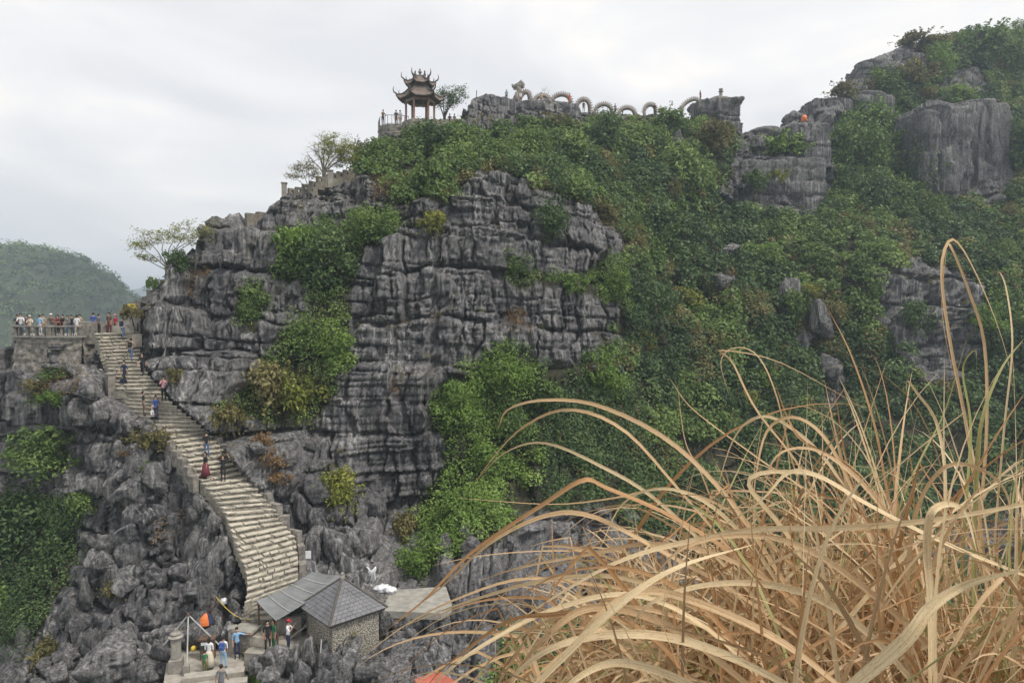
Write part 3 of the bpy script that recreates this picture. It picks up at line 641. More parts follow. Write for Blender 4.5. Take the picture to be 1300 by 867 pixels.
# ------------------------------------------------------------------ shrubs and trees one can tell apart
SHR = [
 (650,545,56,60,'mid','big','dark green mound inside the bright creeper'),
 (690,500,50,44,'mid','small','darker mound right of the top of the bright creeper'),
 (580,655,60,56,'lite','big','leafy mound near the bottom of the bright creeper'),
 (610,580,60,64,'lite','tall','tall leafy mound in the middle of the bright creeper'),
 (640,480,66,52,'lite','big','leafy mound at the top of the bright creeper'),
 (580,520,60,60,'lite','big','leafy mound near the upper left corner of the bright creeper'),
 (478,290,72,52,'mid','big','round green bush capping the hanging greenery on the left cliff face'),
 (422,345,72,110,'dark','tall','tall dark shrub hanging down the cliff below the round bush'),
 (384,318,62,60,'lite','small','fresh green shrub on the sloping left edge of the hanging greenery'),
 (366,347,44,44,'mid','small','small leafy shrub at the lower left tip of the hanging greenery'),
 (322,394,42,66,'mid','tall','narrow creeper shrub alone on the cliff right of the bare rock slab'),
 (382,432,50,70,'mid','tall','upright green shrub in the middle of the hanging strip'),
 (428,446,56,92,'lite','tall','long pale green shrub trailing down the cliff crevice'),
 (348,496,66,66,'olive','small','olive shrub at the foot of the hanging strip, nearest the stairs'),
 (386,504,58,62,'yel','small','yellowish shrub at the foot of the hanging strip'),
 (294,532,46,38,'olive','low','low olive bush beside the right edge of the stairs'),
 (430,625,52,58,'yel','big','bright round bush growing alone at the foot of the cliff'),
 (548,285,40,28,'yel','small','small yellow bush alone high on the grey cliff'),
 (531,708,58,52,'lite','big','fresh green bush just above the paved terrace'),
 (516,668,46,36,'olive','low','reddish olive bush above the green terrace bush'),
 (700,284,46,62,'dark','tall','slim dark shrub high on the right half of the cliff'),
 (62,580,86,66,'mid','big','broad bush on the rock outcrop below the viewing platform'),
 (68,506,46,18,'lite','low','bright green mat of plants on the ledge below the platform'),
 (50,490,40,20,'olive','low','olive weeds above the bright mat on the platform ledge'),
 (70,478,44,26,'mid','small','small bush at the foot of the platform wall'),
 (770,186,68,64,'dark','big','large dark tree crown below the middle of the dragon'),
 (868,232,82,78,'mid','big','broad rounded tree below the rock tower'),
 (834,292,66,84,'dark','tall','tall dark tree in the centre of the mountainside'),
 (850,156,44,36,'mid','small','small tree on the ridge between the last two dragon arches'),
 (902,182,54,46,'olive','small','olive bush at the foot of the rock tower'),
 (982,190,70,34,'lite','low','flat green bush on the ledge of the big fluted rock'),
 (985,226,34,18,'yel','low','small yellow green tuft clinging to the face of the fluted rock'),
 (958,232,36,26,'mid','low','dull green bush clinging to the left of the fluted rock'),
 (1085,196,62,76,'mid','big','tall green tree beside the right end of the fluted rock'),
 (1097,262,66,70,'dark','big','dark tree below the saddle on the right slope'),
 (1160,228,66,74,'dark','big','dark rounded tree against the streaked right cliff'),
 (1092,152,56,40,'lite','small','pale green bush under the flat-topped right crag'),
 (764,482,62,70,'lite','big','leafy bright bush at the right edge of the bare cliff'),
 (1286,196,44,100,'dark','tall','dark tree right of the streaked cliff'),
 (552,184,70,44,'dark','big','dense dark bush just below the pavilion'),
 (500,202,60,40,'mid','small','green bush below the round lookout wall'),
 (592,184,60,46,'mid','small','green bush right of the dense pavilion bush'),
 (556,236,90,52,'mid','low','spreading bush over the top of the cliff below the pavilion'),
 (668,196,60,52,'mid','big','rounded bush below the dragon neck'),
 (712,164,44,32,'olive','small','olive bush below the second dragon arch'),
 (728,200,56,44,'mid','small','mid green bush left of the large dark crown'),
 (500,243,36,26,'olive','low','small brownish bush on the rock edge left of the cliff top'),
 (456,196,26,34,'olive','small','reddish bush on the skyline left of the lookout wall'),
 (228,334,34,36,'dark','small','dark green bush behind the stair post under the flat-topped tree'),
 (196,362,22,18,'mid','low','small bush at the top left corner of the cliff'),
 (168,398,28,20,'olive','low','weedy bush beside the yellow sign at the stair head'),
 (196,556,62,30,'olive','low','low weedy bush on the left wall of the stairs'),
 (28,672,86,84,'dark','big','wide leafy bush at the left edge below the outcrop'),
 (76,690,44,40,'dark','small','dark bush at the right end of the gully greenery'),
 (10,770,50,60,'lite','small','bright leafy bush low at the left edge'),
 (150,745,40,26,'olive','low','thin weeds on the boulder heap'),
 (70,830,60,44,'olive','low','grassy olive bush at the lower left corner'),
 (112,640,40,40,'mid','small','small green bush among tumbled boulders'),
 (330,858,32,18,'lite','low','bright weeds at the bottom beside the lower terrace'),
 (315,826,30,26,'olive','low','brown weeds beside the lower steps'),
 (1165,56,60,22,'olive','low','yellowish scrub on the crest of the right peak'),
 (1068,120,40,24,'olive','low','olive scrub on the shoulder left of the right peak'),
 (1130,190,50,40,'mid','small','green bush between the saddle trees and the streaked cliff'),
 (335,560,34,20,'dry','low','rusty dry plant on the rock right of the middle stairs'),
 (352,585,36,24,'dry','small','orange dry plant hanging on the rock below the olive shrubs'),
 (356,606,36,14,'dry','low','flat orange dry tuft on the lowest rock ledge'),
 (176,575,40,14,'dry','low','orange dry patch on the boulder beside the stair wall'),
 (1240,60,70,36,'mid','low','bush on the skyline of the right peak'),
 (1150,100,60,34,'olive','low','yellowish scrub just below the right peak crags'),
 (1285,80,50,50,'mid','small','green bush at the far right below the peak'),
 (655,345,36,20,'mid','low','small ledge bush on the middle of the cliff'),
 (720,360,60,24,'lite','low','strip of bright leaves along a cliff ledge'),
 (775,360,44,60,'lite','tall','leafy shrub rising at the right rim of the cliff'),
 (905,163,30,14,'olive','low','low scrub left of the rock tower top'),
 (190,592,26,16,'mid','low','small weeds behind the stair wall'),
 (222,478,18,24,'olive','small','thin weeds hanging in the crack beside the stairs'),
 (1050,400,34,34,'olive','small','yellow olive bush on the mid right rock step'),
 (1010,395,40,46,'mid','small','green bush left of the rock step'),
 (1160,405,44,40,'dark','small','dark bush at the foot of the far right wall'),
]
for (u, v, w, h, pal, kind, lab) in SHR:
    shrub('tree' if 'tree' in lab else 'bush', u, v, w, h, pal, kind, lab, 'tree' if 'tree' in lab else 'bush')
r_ = random.Random(5); nf = 0
WOOD = [(640,190),(740,190),(860,200),(900,260),(960,290),(1060,290),(1090,130),(1200,60),(1300,60),(1300,430),(1230,470),(1230,350),(1100,330),(1060,480),(980,560),(860,560),(800,440),(790,300),(720,240)]
placed = [(s_[0], s_[1]) for s_ in SHR]
MARKS = [(655,118,'the dragon head'),(712,128,'the third dragon arch'),(795,142,'the sixth dragon arch'),(912,150,'the square rock tower'),(1000,235,'the big fluted rock'),(928,210,'the leaning slab'),(1225,195,'the streaked right cliff'),(1110,140,'the flat-topped crag'),(1150,75,'the peak crags'),
 (1180,420,'the far right wall'),(1020,400,'the rock step'),(615,245,'the cliff top nose'),(770,340,'the right rim of the bare cliff'),(860,235,'the broad rounded tree'),(834,292,'the tall dark central tree'),(1210,304,'the tallest grass tip'),(910,358,'the small bare ledge'),(925,445,'the hooked grass tip'),(1060,390,'the raised straw tip'),(1240,250,'the white cliff foot')]
TONE = {'mid': 'mid green', 'dark': 'dark green', 'lite': 'bright green', 'olive': 'olive', 'yel': 'yellow green'}; used_l = set(); tries = 0
while nf < 72 and tries < 4000:
    tries += 1; u, v = r_.uniform(640, 1300), r_.uniform(60, 560)
    if not bool(inpoly(np.array([u]), np.array([v]), WOOD)[0]) or any(bool(inpoly(np.array([u]), np.array([v]), q_)[0]) for q_ in ROCKS): continue
    if any(abs(u - a) < 26 and abs(v - b) < 22 for a, b in placed) or (930 < u < 1060 and 150 < v < 285): continue
    if 1165 < u < 1290 and 130 < v < 270: continue
    w = r_.uniform(24, 52); pal = r_.choice(('mid', 'mid', 'dark', 'lite', 'olive', 'olive', 'yel')); kd = r_.choice(('big', 'small', 'tall'))
    mk = min(MARKS, key=lambda q: (q[0] - u) ** 2 + (q[1] - v) ** 2); dx, dy = u - mk[0], v - mk[1]; far = math.hypot(dx, dy)
    side = ('right of' if dx > 0 else 'left of') if abs(dx) > 2.2 * abs(dy) else ('below' if dy > 0 else 'above') if abs(dy) > 2.2 * abs(dx) else ('below and ' if dy > 0 else 'above and ') + ('right of' if dx > 0 else 'left of')
    lab = ('small ' if w < 33 else 'large ' if w > 43 else '') + TONE[pal] + (' upright' if kd == 'tall' else '') + ' tree ' + ('just ' if far < 45 else 'well ' if far > 110 else '') + side + ' ' + mk[2]
    if lab in used_l: continue
    used_l.add(lab); placed.append((u, v)); nf += 1
    shrub('woodland_tree', u, v, w, w * r_.uniform(0.75, 1.1), pal, kd, lab, 'tree', 'trees on the wooded mountainside', sink=0.5)

# ------------------------------------------------------------------ building materials
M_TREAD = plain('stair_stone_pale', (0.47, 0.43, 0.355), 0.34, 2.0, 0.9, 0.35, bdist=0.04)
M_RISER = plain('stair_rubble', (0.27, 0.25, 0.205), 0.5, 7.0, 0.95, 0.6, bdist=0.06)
M_WALL = plain('rubble_wall', (0.22, 0.20, 0.175), 0.5, 3.5, 0.95, 0.8, bdist=0.10)
M_WALLB = plain('brown_wall', (0.20, 0.18, 0.145), 0.35, 2.5, 0.95, 0.5, bdist=0.06)
M_CONC = plain('old_concrete', (0.30, 0.285, 0.25), 0.3, 2.2, 0.9, 0.3, bdist=0.03)
M_PAVE = plain('pale_paving', (0.33, 0.305, 0.26), 0.25, 2.6, 0.9, 0.3, bdist=0.03)
M_STONE = plain('carved_stone', (0.27, 0.245, 0.215), 0.35, 3.0, 0.9, 0.5, bdist=0.05)
M_DRAG = plain('dragon_stone', (0.235, 0.205, 0.18), 0.35, 4.0, 0.9, 0.5, bdist=0.04)
M_ROOFT = plain('pavilion_tile', (0.16, 0.125, 0.105), 0.35, 3.0, 0.85, 0.4)
M_COLUMN = plain('pavilion_column', (0.30, 0.17, 0.13), 0.25, 3.0, 0.7, 0.1)
M_CREAM = plain('cream_plaster', (0.50, 0.42, 0.35), 0.2, 3.0, 0.8, 0.1)
M_TILE = plain('grey_roof_tile', (0.155, 0.155, 0.163), 0.3, 1.3, 0.7, 0.1)
M_RIDGE = plain('ridge_cap', (0.10, 0.09, 0.08), 0.3, 4, 0.85, 0.2)
M_TIN = plain('weathered_sheet', (0.19, 0.198, 0.20), 0.3, 0.9, 0.6, 0.08, metal=0.1)
M_BATTEN = plain('pale_batten', (0.36, 0.36, 0.35), 0.2, 5, 0.8, 0.1)
M_RUST = plain('rusty_post', (0.13, 0.07, 0.055), 0.4, 8, 0.8, 0.2)
M_METAL = plain('dark_rail_metal', (0.09, 0.09, 0.095), 0.3, 8, 0.5, 0.1, metal=0.4)
M_POLE = plain('whitewashed_pole', (0.42, 0.42, 0.41), 0.25, 9, 0.7, 0.1)
M_WOOD = plain('dark_wood', (0.12, 0.075, 0.05), 0.35, 7, 0.75, 0.2)
M_ORANGE = plain('orange_nylon', (0.75, 0.20, 0.05), 0.1, 4, 0.5, 0.05)
M_BLUED = plain('dark_blue_cloth', (0.03, 0.04, 0.09), 0.2, 4, 0.8, 0.05)
M_YELLOW = plain('yellow_paint', (0.70, 0.52, 0.05), 0.12, 4, 0.6, 0.05)
M_WHITE = plain('white_plastic', (0.74, 0.75, 0.77), 0.1, 5, 0.6, 0.3, bdist=0.05)
M_REDROOF = plain('red_sheet', (0.42, 0.11, 0.075), 0.2, 2, 0.6, 0.1)
M_GLASS = plain('dark_screen', (0.03, 0.06, 0.05), 0.2, 4, 0.2, 0)
def pebble_mat():
    m, nt, n, l, b = new_mat('pebbledash')
    tc = n.new('ShaderNodeTexCoord'); vo = n.new('ShaderNodeTexVoronoi'); vo.inputs['Scale'].default_value = 13; l.new(tc.outputs['Object'], vo.inputs['Vector'])
    r = ramp(n, l, vo.outputs['Distance'], ((0.1, (0.52, 0.48, 0.40)), (0.42, (0.38, 0.35, 0.29)), (0.62, (0.17, 0.155, 0.13)))); l.new(r.outputs[0], b.inputs['Base Color']); b.inputs['Roughness'].default_value = 0.9
    bp = n.new('ShaderNodeBump'); bp.invert = True; bp.inputs['Distance'].default_value = 0.05; bp.inputs['Strength'].default_value = 0.8; l.new(vo.outputs['Distance'], bp.inputs['Height']); l.new(bp.outputs[0], b.inputs['Normal'])
    return m
M_PEB = pebble_mat()
def onz(u, v, z):
    """point of the level plane z seen at pixel (u, v)"""
    return P(u, v, z / P(u, v, 1.0)[2])

# ------------------------------------------------------------------ the stairway
SD = [(420,54),(460,51.7),(500,49.5),(530,48),(575,45.6),(625,43.5),(690,41.3),(730,40),(790,38.3)]
Lw, Rw = [], []
for (ul, vl), (ur, vr) in zip(STL, STR):
    vc = (vl + vr) / 2; d = np.interp(vc, [a for a, _ in SD], [b for _, b in SD]); zc = P((ul + ur) / 2, vc, d)[2]
    for (u, v, out) in ((ul, vl, Lw), (ur, vr, Rw)):
        k = zc / P(u, v, 1.0)[2]; k = min(max(k, d - 1.6), d + 1.6); p = P(u, v, k); out.append((p[0], p[1], zc))
Lw, Rw = np.array(Lw), np.array(Rw)
def stair_at(z):
    o = np.argsort(Lw[:, 2]); f = lambda A: np.array([np.interp(z, Lw[o, 2], A[o, 0]), np.interp(z, Lw[o, 2], A[o, 1]), z]); return f(Lw), f(Rw)
stairs = put('stairway', None, loc=(0, 0, 0), kind='structure')
Z_TOP, Z_BOT, NST = Lw[:, 2].max(), Lw[:, 2].min(), 62
RISE = (Z_TOP - Z_BOT) / NST
rs = random.Random(3)
for k in range(NST):
    z = Z_TOP - k * RISE; zf = max(z - RISE, Z_BOT)
    (l0, r0), (l1, r1) = stair_at(z), stair_at(zf)
    down = ((l1 + r1) - (l0 + r0)) / 2; down[2] = 0; dn = down / (np.linalg.norm(down) + 1e-6)
    mb = MB(); ns = rs.randint(4, 7); cuts = [0] + sorted(rs.uniform(0.05, 0.95) for _ in range(ns - 1)) + [1]; mids = []
    for a, b in zip(cuts[:-1], cuts[1:]):
        if b - a < 0.02: continue
        j = rs.uniform(-0.04, 0.04); zz = z + rs.uniform(-0.035, 0.03); g = 0.012
        A0 = l0 + (r0 - l0) * (a + g * rs.random()) - dn * 0.12; B0 = l0 + (r0 - l0) * (b - g * rs.random()) - dn * 0.12
        A1 = l1 + (r1 - l1) * (a + g) + dn * (j + rs.uniform(-0.03, 0.03)); B1 = l1 + (r1 - l1) * (b - g) + dn * (j + rs.uniform(-0.03, 0.03))
        th = rs.uniform(0.06, 0.10)
        vs = [(*A1[:2], zz - th), (*B1[:2], zz - th), (*B0[:2], zz - th), (*A0[:2], zz - th), (*A1[:2], zz + rs.uniform(-.02, .01)), (*B1[:2], zz + rs.uniform(-.02, .01)), (*B0[:2], zz), (*A0[:2], zz)]
        mb.add(vs, ((0,3,2,1),(4,5,6,7),(0,1,5,4),(1,2,6,5),(2,3,7,6),(3,0,4,7)))
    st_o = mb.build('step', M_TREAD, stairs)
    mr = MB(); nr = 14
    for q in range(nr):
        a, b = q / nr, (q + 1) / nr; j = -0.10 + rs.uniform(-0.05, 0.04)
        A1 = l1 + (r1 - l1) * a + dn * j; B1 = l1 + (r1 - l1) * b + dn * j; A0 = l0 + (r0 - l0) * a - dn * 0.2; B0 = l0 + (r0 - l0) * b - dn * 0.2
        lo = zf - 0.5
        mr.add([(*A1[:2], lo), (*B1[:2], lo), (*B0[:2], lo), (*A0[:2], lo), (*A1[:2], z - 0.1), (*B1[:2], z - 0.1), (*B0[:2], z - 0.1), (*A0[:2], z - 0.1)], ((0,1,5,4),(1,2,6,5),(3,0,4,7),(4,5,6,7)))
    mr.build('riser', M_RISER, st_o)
# side walls of the stairs and their posts
def post(name, base, w, h, label, mat=M_STONE, cap=True, cat='post', group=None, rz=0.3):
    m = MB().box((0, 0, h / 2 - 0.3), (w, w, h + 0.6)); o = put(name, None, None, base, label=label, cat=cat, group=group, rot=(0, 0, rz))
    m.build('shaft', mat, o, bevel=0.02)
    if cap: MB().box((0, 0, h + 0.05), (w * 1.3, w * 1.3, 0.12), jit=0.01).build('cap', mat, o, bevel=0.02)
    return o
def low_wall(name, pts, h, th, mat, label, hole=False, cat='wall'):
    root = put(name, None, None, pts[0], label=label, cat=cat); p0 = np.array(pts[0])
    for a, b in zip(pts[:-1], pts[1:]):
        a = np.array(a) - p0; b = np.array(b) - p0; L = np.linalg.norm((b - a)[:2]); n = max(1, int(round(L / 0.85)))
        rz = math.atan2(b[1] - a[1], b[0] - a[0])
        for k in range(n):
            c = a + (b - a) * (k + 0.5) / n; w = L / n + 0.02; m = MB(); jz = random.uniform(-0.04, 0.04)
            if hole:
                m.box((c[0], c[1], c[2] + h * 0.16 - 0.3), (w, th, h * 0.36 + 0.6), rz); m.box((c[0], c[1], c[2] + h * 0.86 + jz), (w, th, h * 0.28), rz)
                for s in (-1, 1):
                    m.box((c[0] + s * w * 0.33 * math.cos(rz), c[1] + s * w * 0.33 * math.sin(rz), c[2] + h * 0.53), (w * 0.36, th * 0.98, h * 0.42), rz)
            else: m.box((c[0], c[1], c[2] + h / 2 - 0.4 + jz), (w, th, h + 0.8), rz, jit=0.03)
            m.build('wall_block', mat, root)
    return root
def ledge(i0, i1, side, up=0.0, out=0.25):
    A, B = (Lw, Rw) if side < 0 else (Rw, Lw)
    res = []
    for i in range(i0, i1):
        o = A[i] - B[i]; o[2] = 0; o /= np.linalg.norm(o); res.append(tuple(A[i] + o * out + np.array((0, 0, up))))
    return res
low_wall('stair_wall', ledge(3, 6, -1), 0.55, 0.35, M_WALL, 'rough stone parapet along the upper left edge of the stairs')
low_wall('stair_wall', ledge(7, 11, -1), 0.25, 0.35, M_WALL, 'low rubble parapet along the middle left edge of the stairs')
low_wall('stair_wall', ledge(8, 17, 1, -0.1), 0.3, 0.4, M_WALL, 'knee-high rubble edging along the right side of the lower stairs')
post('stair_post', P(143, 512, 49.6), 0.42, 2.1, 'stone post standing at the upper left edge of the stairs')
post('stair_post', P(237, 606, 45.2), 0.5, 1.5, 'stone post where the left stair wall ends, halfway down')
o = post('stair_post', P(258, 636, 43.8), 0.55, 1.35, 'pale post with a yellow patch beside the middle of the stairs', M_CONC)
MB().box((0.10, -0.30, 0.75), (0.34, 0.05, 0.34)).build('yellow_patch', M_YELLOW, o); 
post('stair_post', P(219, 372, 56.3), 0.85, 1.25, 'square stone pillar on the skyline below the flat-topped tree', rz=0.1)
post('stair_post', P(361, 258, 63.2), 0.42, 1.75, 'tall round-capped pillar at the left end of the pierced parapet', rz=0.2)
low_wall('pierced_parapet', [P(366,250,63.6), P(384,246,64.6), P(402,238,65.8)], 0.66, 0.28, M_WALLB, 'pierced parapet on the skyline beside the tall pillar', True)
low_wall('pierced_parapet', [P(402,234,65.8), P(420,230,67), P(444,224,69), P(462,219,71)], 0.66, 0.28, M_WALLB, 'pierced parapet on the skyline under the half-bare tree', True)
post('parapet_pillar', P(419, 231, 66.8), 0.5, 1.0, 'square pillar set in the pierced parapet under the half-bare tree', M_CONC)
low_wall('ridge_wall', [P(313,300,61), P(340,296,62.5)], 1.9, 0.5, M_WALLB, 'plain brown wall block on the left skyline ridge')
low_wall('landing_wall', [P(160,404,56.2), P(172,400,56.6), P(186,392,56.4)], 0.9, 0.35, M_WALL, 'low stone wall behind the stair head')
low_wall('landing_wall', [P(119,425,55.6), P(140,423,56.4), P(160,418,56.6)], 0.7, 0.35, M_WALL, 'low stone wall along the back of the stair landing')
low_wall('upper_stair_wall', [P(188,388,56), P(204,372,56.8), P(222,360,57.4)], 0.7, 0.4, M_WALLB, 'stepped wall climbing right from the yellow sign')
o = put('warning_sign', None, None, P(168, 402, 55.8), label='small yellow sign at the head of the stairs', cat='sign')
MB().box((0, 0, 0.45), (0.07, 0.07, 1.2)).build('sign_post', M_STONE, o); MB().box((0, -0.06, 0.85), (0.62, 0.04, 0.34)).build('sign_panel', M_YELLOW, o)
# steps that lead on up to the right of the landing
for k in range(6):
    c = P(158 + k * 4.5, 413 - k * 3.6, 55.6 + k * 0.22); MB().box((c[0], c[1], c[2] - 0.4), (1.5, 0.6, 0.7), 0.2, jit=0.05).build('upper_step', M_CONC, stairs)

# ------------------------------------------------------------------ the viewing platform
ZP = -1.72
pf = [onz(20, 425.5, ZP), onz(62, 426.5, ZP), onz(106, 426, ZP), onz(120, 423.5, ZP)]
plat = put('viewing_platform', None, None, (0, 0, 0), label='stone viewing platform crowded with visitors above a rubble wall', cat='platform')
fr = [P(19, 425, 53.6), P(62, 425, 52.6), P(104, 425, 52.9), P(121, 425, 54.0)]
bk = [P(17, 425, 58.5), P(62, 425, 59), P(104, 425, 59), P(121, 425, 58)]
m = MB(); pts = fr + bk[::-1]; pts = [(p[0], p[1], ZP) for p in pts]
m.add(pts + [(p[0], p[1], ZP - 0.25) for p in pts], [tuple(range(8))] + [(i, i + 8, (i + 1) % 8 + 8, (i + 1) % 8) for i in range(8)])
m.build('floor_slab', M_CONC, plat)
def wall_strip(a, b, z0, z1, seed, batter=0.12):
    L = np.linalg.norm((np.array(b) - np.array(a))[:2]); nx, nz = max(8, int(L / 0.09)), int((z1 - z0) / 0.09)
    sx, sz = np.meshgrid(np.linspace(0, L, nx), np.linspace(z0, z1, nz), indexing='ij')
    dd, _ = blocks(sx, sz, (0.22, 0.5), (0.25, 0.8), 0.05, 0.07, 0.09, seed, 0.0)
    tt = np.array([b[0] - a[0], b[1] - a[1]]) / L; nn = np.array([tt[1], -tt[0]])
    off = dd + (z1 - sz) * batter
    v = np.stack([a[0] + tt[0] * sx + nn[0] * off, a[1] + tt[1] * sx + nn[1] * off, sz], -1); ii = np.arange(nx * nz).reshape(nx, nz)
    return v.reshape(-1, 3), np.stack([ii[:-1, :-1], ii[1:, :-1], ii[1:, 1:], ii[:-1, 1:]], -1).reshape(-1, 4)
allp = [bk[0]] + fr + [bk[3]]
for i in range(len(allp) - 1):
    v, f = wall_strip(allp[i], allp[i + 1], ZP - 6.5, ZP - 0.02, 400 + i); put('retaining_wall', mesh_np('retaining_wall', v, f, M_WALL, False), plat)
for i in range(len(fr) - 1):
    a, b = fr[i], fr[i + 1]; L = np.linalg.norm((b - a)[:2]); rz = math.atan2(b[1] - a[1], b[0] - a[0]); c = (a + b) / 2
    MB().box((c[0], c[1] + 0.05, ZP - 0.06), (L + 0.2, 0.5, 0.12), rz).build('ledge_course', M_CONC, plat)
    if i < 2:
        MB().box((c[0], c[1] + 0.1, ZP + 0.72), (L + 0.3, 0.42, 0.11), rz).build('coping', M_WALL, plat, bevel=0.02)
        for k in range(4):
            q = a + (b - a) * (k + 0.5) / 4; MB().box((q[0], q[1] + 0.1, ZP + 0.33), (0.16, 0.2, 0.68), rz).build('baluster', M_WALL, plat)
        MB().box((c[0], c[1] + 0.12, ZP + 0.36), (L, 0.05, 0.05), rz).build('rail', M_METAL, plat)
for p in (fr[0], fr[1], fr[2]): MB().box((p[0], p[1] + 0.1, ZP + 0.40), (0.36, 0.36, 0.85)).build('pillar', M_WALL, plat, bevel=0.02)
q = P(112, 424, 53.4); MB().box((q[0], q[1], ZP + 0.2), (0.95, 0.7, 1.7), jit=0.04).build('corner_pier', M_WALL, plat, bevel=0.03)
m = MB(); lp = [onz(119, 424, -1.6), P(180, 420, 53.9), P(182, 414, 58.5), P(119, 416, 58.6)]
lp = [(p[0], p[1], -1.62) for p in lp]; m.add(lp + [(p[0], p[1], -2.6) for p in lp], [(0,1,2,3),(0,4,5,1),(1,5,6,2),(2,6,7,3),(3,7,4,0)])
m.build('stair_landing', M_PAVE, None, kind='structure')

# ------------------------------------------------------------------ hut, lean-to and terraces at the foot
ZT = -18.25
def slab(name, px, z, mat, th=0.5):
    pts = [onz(u, v, z) for u, v in px]; n = len(pts)
    return MB().add(pts + [p - np.array((0, 0, th)) for p in pts], [tuple(range(n))[::-1]] + [(i, (i + 1) % n, (i + 1) % n + n, i + n) for i in range(n)]).build(name, mat, None, kind='structure')
slab('hut_terrace', [(310,828),(330,806),(345,795),(430,778),(470,790),(440,822),(390,825),(330,830)], ZT, M_PAVE, 1.0)
slab('lower_terrace', [(205,884),(212,838),(240,818),(300,818),(312,830),(308,850),(300,884)], -18.75, M_PAVE, 1.0)
slab('paved_terrace', [(484,775),(497,749),(566,744),(574,768),(560,778)], -16.9, M_CONC, 0.4)
for k in range(3):
    a = onz(252 + 3 * k, 856 + 8 * k, -18.7 - 0.0); MB().box((a[0] + 0.9, a[1] - 0.2, -18.62 - 0.24 * k), (2.9, 0.5, 0.3), 0.25, jit=0.03).build('lower_step', M_PAVE, stairs)
for k in range(3):
    a = P(322 + 1.5 * k, 792 + 6.5 * k, 38.5 - 0.45 * k); MB().box((a[0], a[1], a[2] - 0.25), (1.7, 0.6, 0.5), -0.35, jit=0.03).build('step', M_TREAD, stairs)
hut_c = P(435, 770, 38.0); ZE = P(435, 770, 38.0)[2]; HH = 2.42
hut = put('stone_hut', None, None, (hut_c[0], 38.0, ZE), label='small stone hut with a grey tiled pyramid roof at the foot of the stairs', cat='hut')
corners = [np.array((HH * math.cos(a), HH * math.sin(a), 0)) for a in (R(-92), R(-2), R(88), R(178))]; apex = np.array((0, 0, 1.62))
wc = [c * 0.84 for c in corners]
for i in range(4):
    a, b = wc[i], wc[(i + 1) % 4]; mid = (a + b) / 2; L = np.linalg.norm(b - a); rz = math.atan2(b[1] - a[1], b[0] - a[0]); inn = -mid / np.linalg.norm(mid) * 0.1
    MB().box((mid[0] + inn[0], mid[1] + inn[1], -1.3), (L - 0.02 * (i % 2), 0.2, 2.7), rz).build('wall', M_PEB, hut)
roof = MB().add([tuple(c + np.array((0, 0, -0.02))) for c in corners] + [tuple(apex - np.array((0, 0, 0.03)))] + [tuple(c * 0.98 - np.array((0, 0, 0.14))) for c in corners], [(i, (i + 1) % 4, 4) for i in range(4)] + [(i + 5, (i + 1) % 4 + 5, (i + 1) % 4, i) for i in range(4)] + [(8, 7, 6, 5)]).build('roof', M_RIDGE, hut)
for i in range(4):                      # courses of overlapping slates on each face
    a, b = corners[i] * 1.03, corners[(i + 1) % 4] * 1.03; NR = 11; m = MB(); nrm = np.cross(b - a, apex - a); nrm /= np.linalg.norm(nrm)
    for r0 in range(NR):
        t0, t1 = r0 / NR, (r0 + 1.15) / NR; t1 = min(t1, 0.99)
        p0, p1 = a + (apex - a) * t0, b + (apex - b) * t0; q0, q1 = a + (apex - a) * t1, b + (apex - b) * t1; W = np.linalg.norm(p1 - p0); nt = max(1, int(W / 0.30))
        for k in range(nt):
            s0, s1 = (k + 0.03) / nt, (k + 0.97) / nt; h = 0.05 + random.uniform(-0.008, 0.008)
            A, B, C, D = p0 + (p1 - p0) * s0, p0 + (p1 - p0) * s1, q0 + (q1 - q0) * s1, q0 + (q1 - q0) * s0
            m.add([A + nrm * h, B + nrm * h, C + nrm * 0.018, D + nrm * 0.018, A, B], [(0, 1, 2, 3), (4, 5, 1, 0), (0, 3, 4), (1, 5, 2)])
    o = m.build('slates', M_TILE, roof); o['kind'] = 'stuff'
for i in range(4): MB().tube([corners[i] * 1.05 + np.array((0, 0, 0.02)), apex + np.array((0, 0, 0.06))], [0.075, 0.065], 6).build('ridge_cap', M_RIDGE, roof)
MB().lathe([(0.16, 0), (0.14, 0.1), (0.09, 0.18), (0.11, 0.26), (0.03, 0.36)], tuple(apex), 8).build('finial', M_STONE, roof)
# lean-to
lt = [P(325.5,762.5,38.0), P(350.5,788,36.6), P(381,774,37.4), P(434,731,39.6), P(397,726,41.0)]
lean = put('lean_to', None, None, (0, 0, 0), label='sagging grey sheet lean-to on rusty posts left of the hut', cat='shelter')
A, B, D, E = lt[0], lt[1], lt[3], lt[4]
def ltp(s, t): return A * (1 - s) * (1 - t) + B * (1 - s) * t + D * s * t + E * s * (1 - t) + np.array((0, 0, -0.12 * math.sin(math.pi * s) - 0.05 * math.sin(math.pi * t)))
for k in range(5):
    m = MB(); n1, n2 = 8, 14
    for i in range(n1 + 1):
        for j in range(n2 + 1):
            s = (k + i / n1 * 1.02) / 5; p = ltp(min(s, 1.0), j / n2); m.v.append(tuple(p + np.array((0, 0, 0.012 * math.sin(i / n1 * math.pi * 6) + 0.004 * k))))
    m.f += [(i * (n2 + 1) + j, (i + 1) * (n2 + 1) + j, (i + 1) * (n2 + 1) + j + 1, i * (n2 + 1) + j + 1) for i in range(n1) for j in range(n2)]
    o = m.build('roof_sheet', M_TIN, lean); md = o.modifiers.new('thick', 'SOLIDIFY'); md.thickness = 0.02
for k in range(1, 5):
    MB().tube([ltp(k / 5, j / 6) + np.array((0, 0, 0.05)) for j in range(7)], 0.03, 4).build('batten', M_BATTEN, lean)
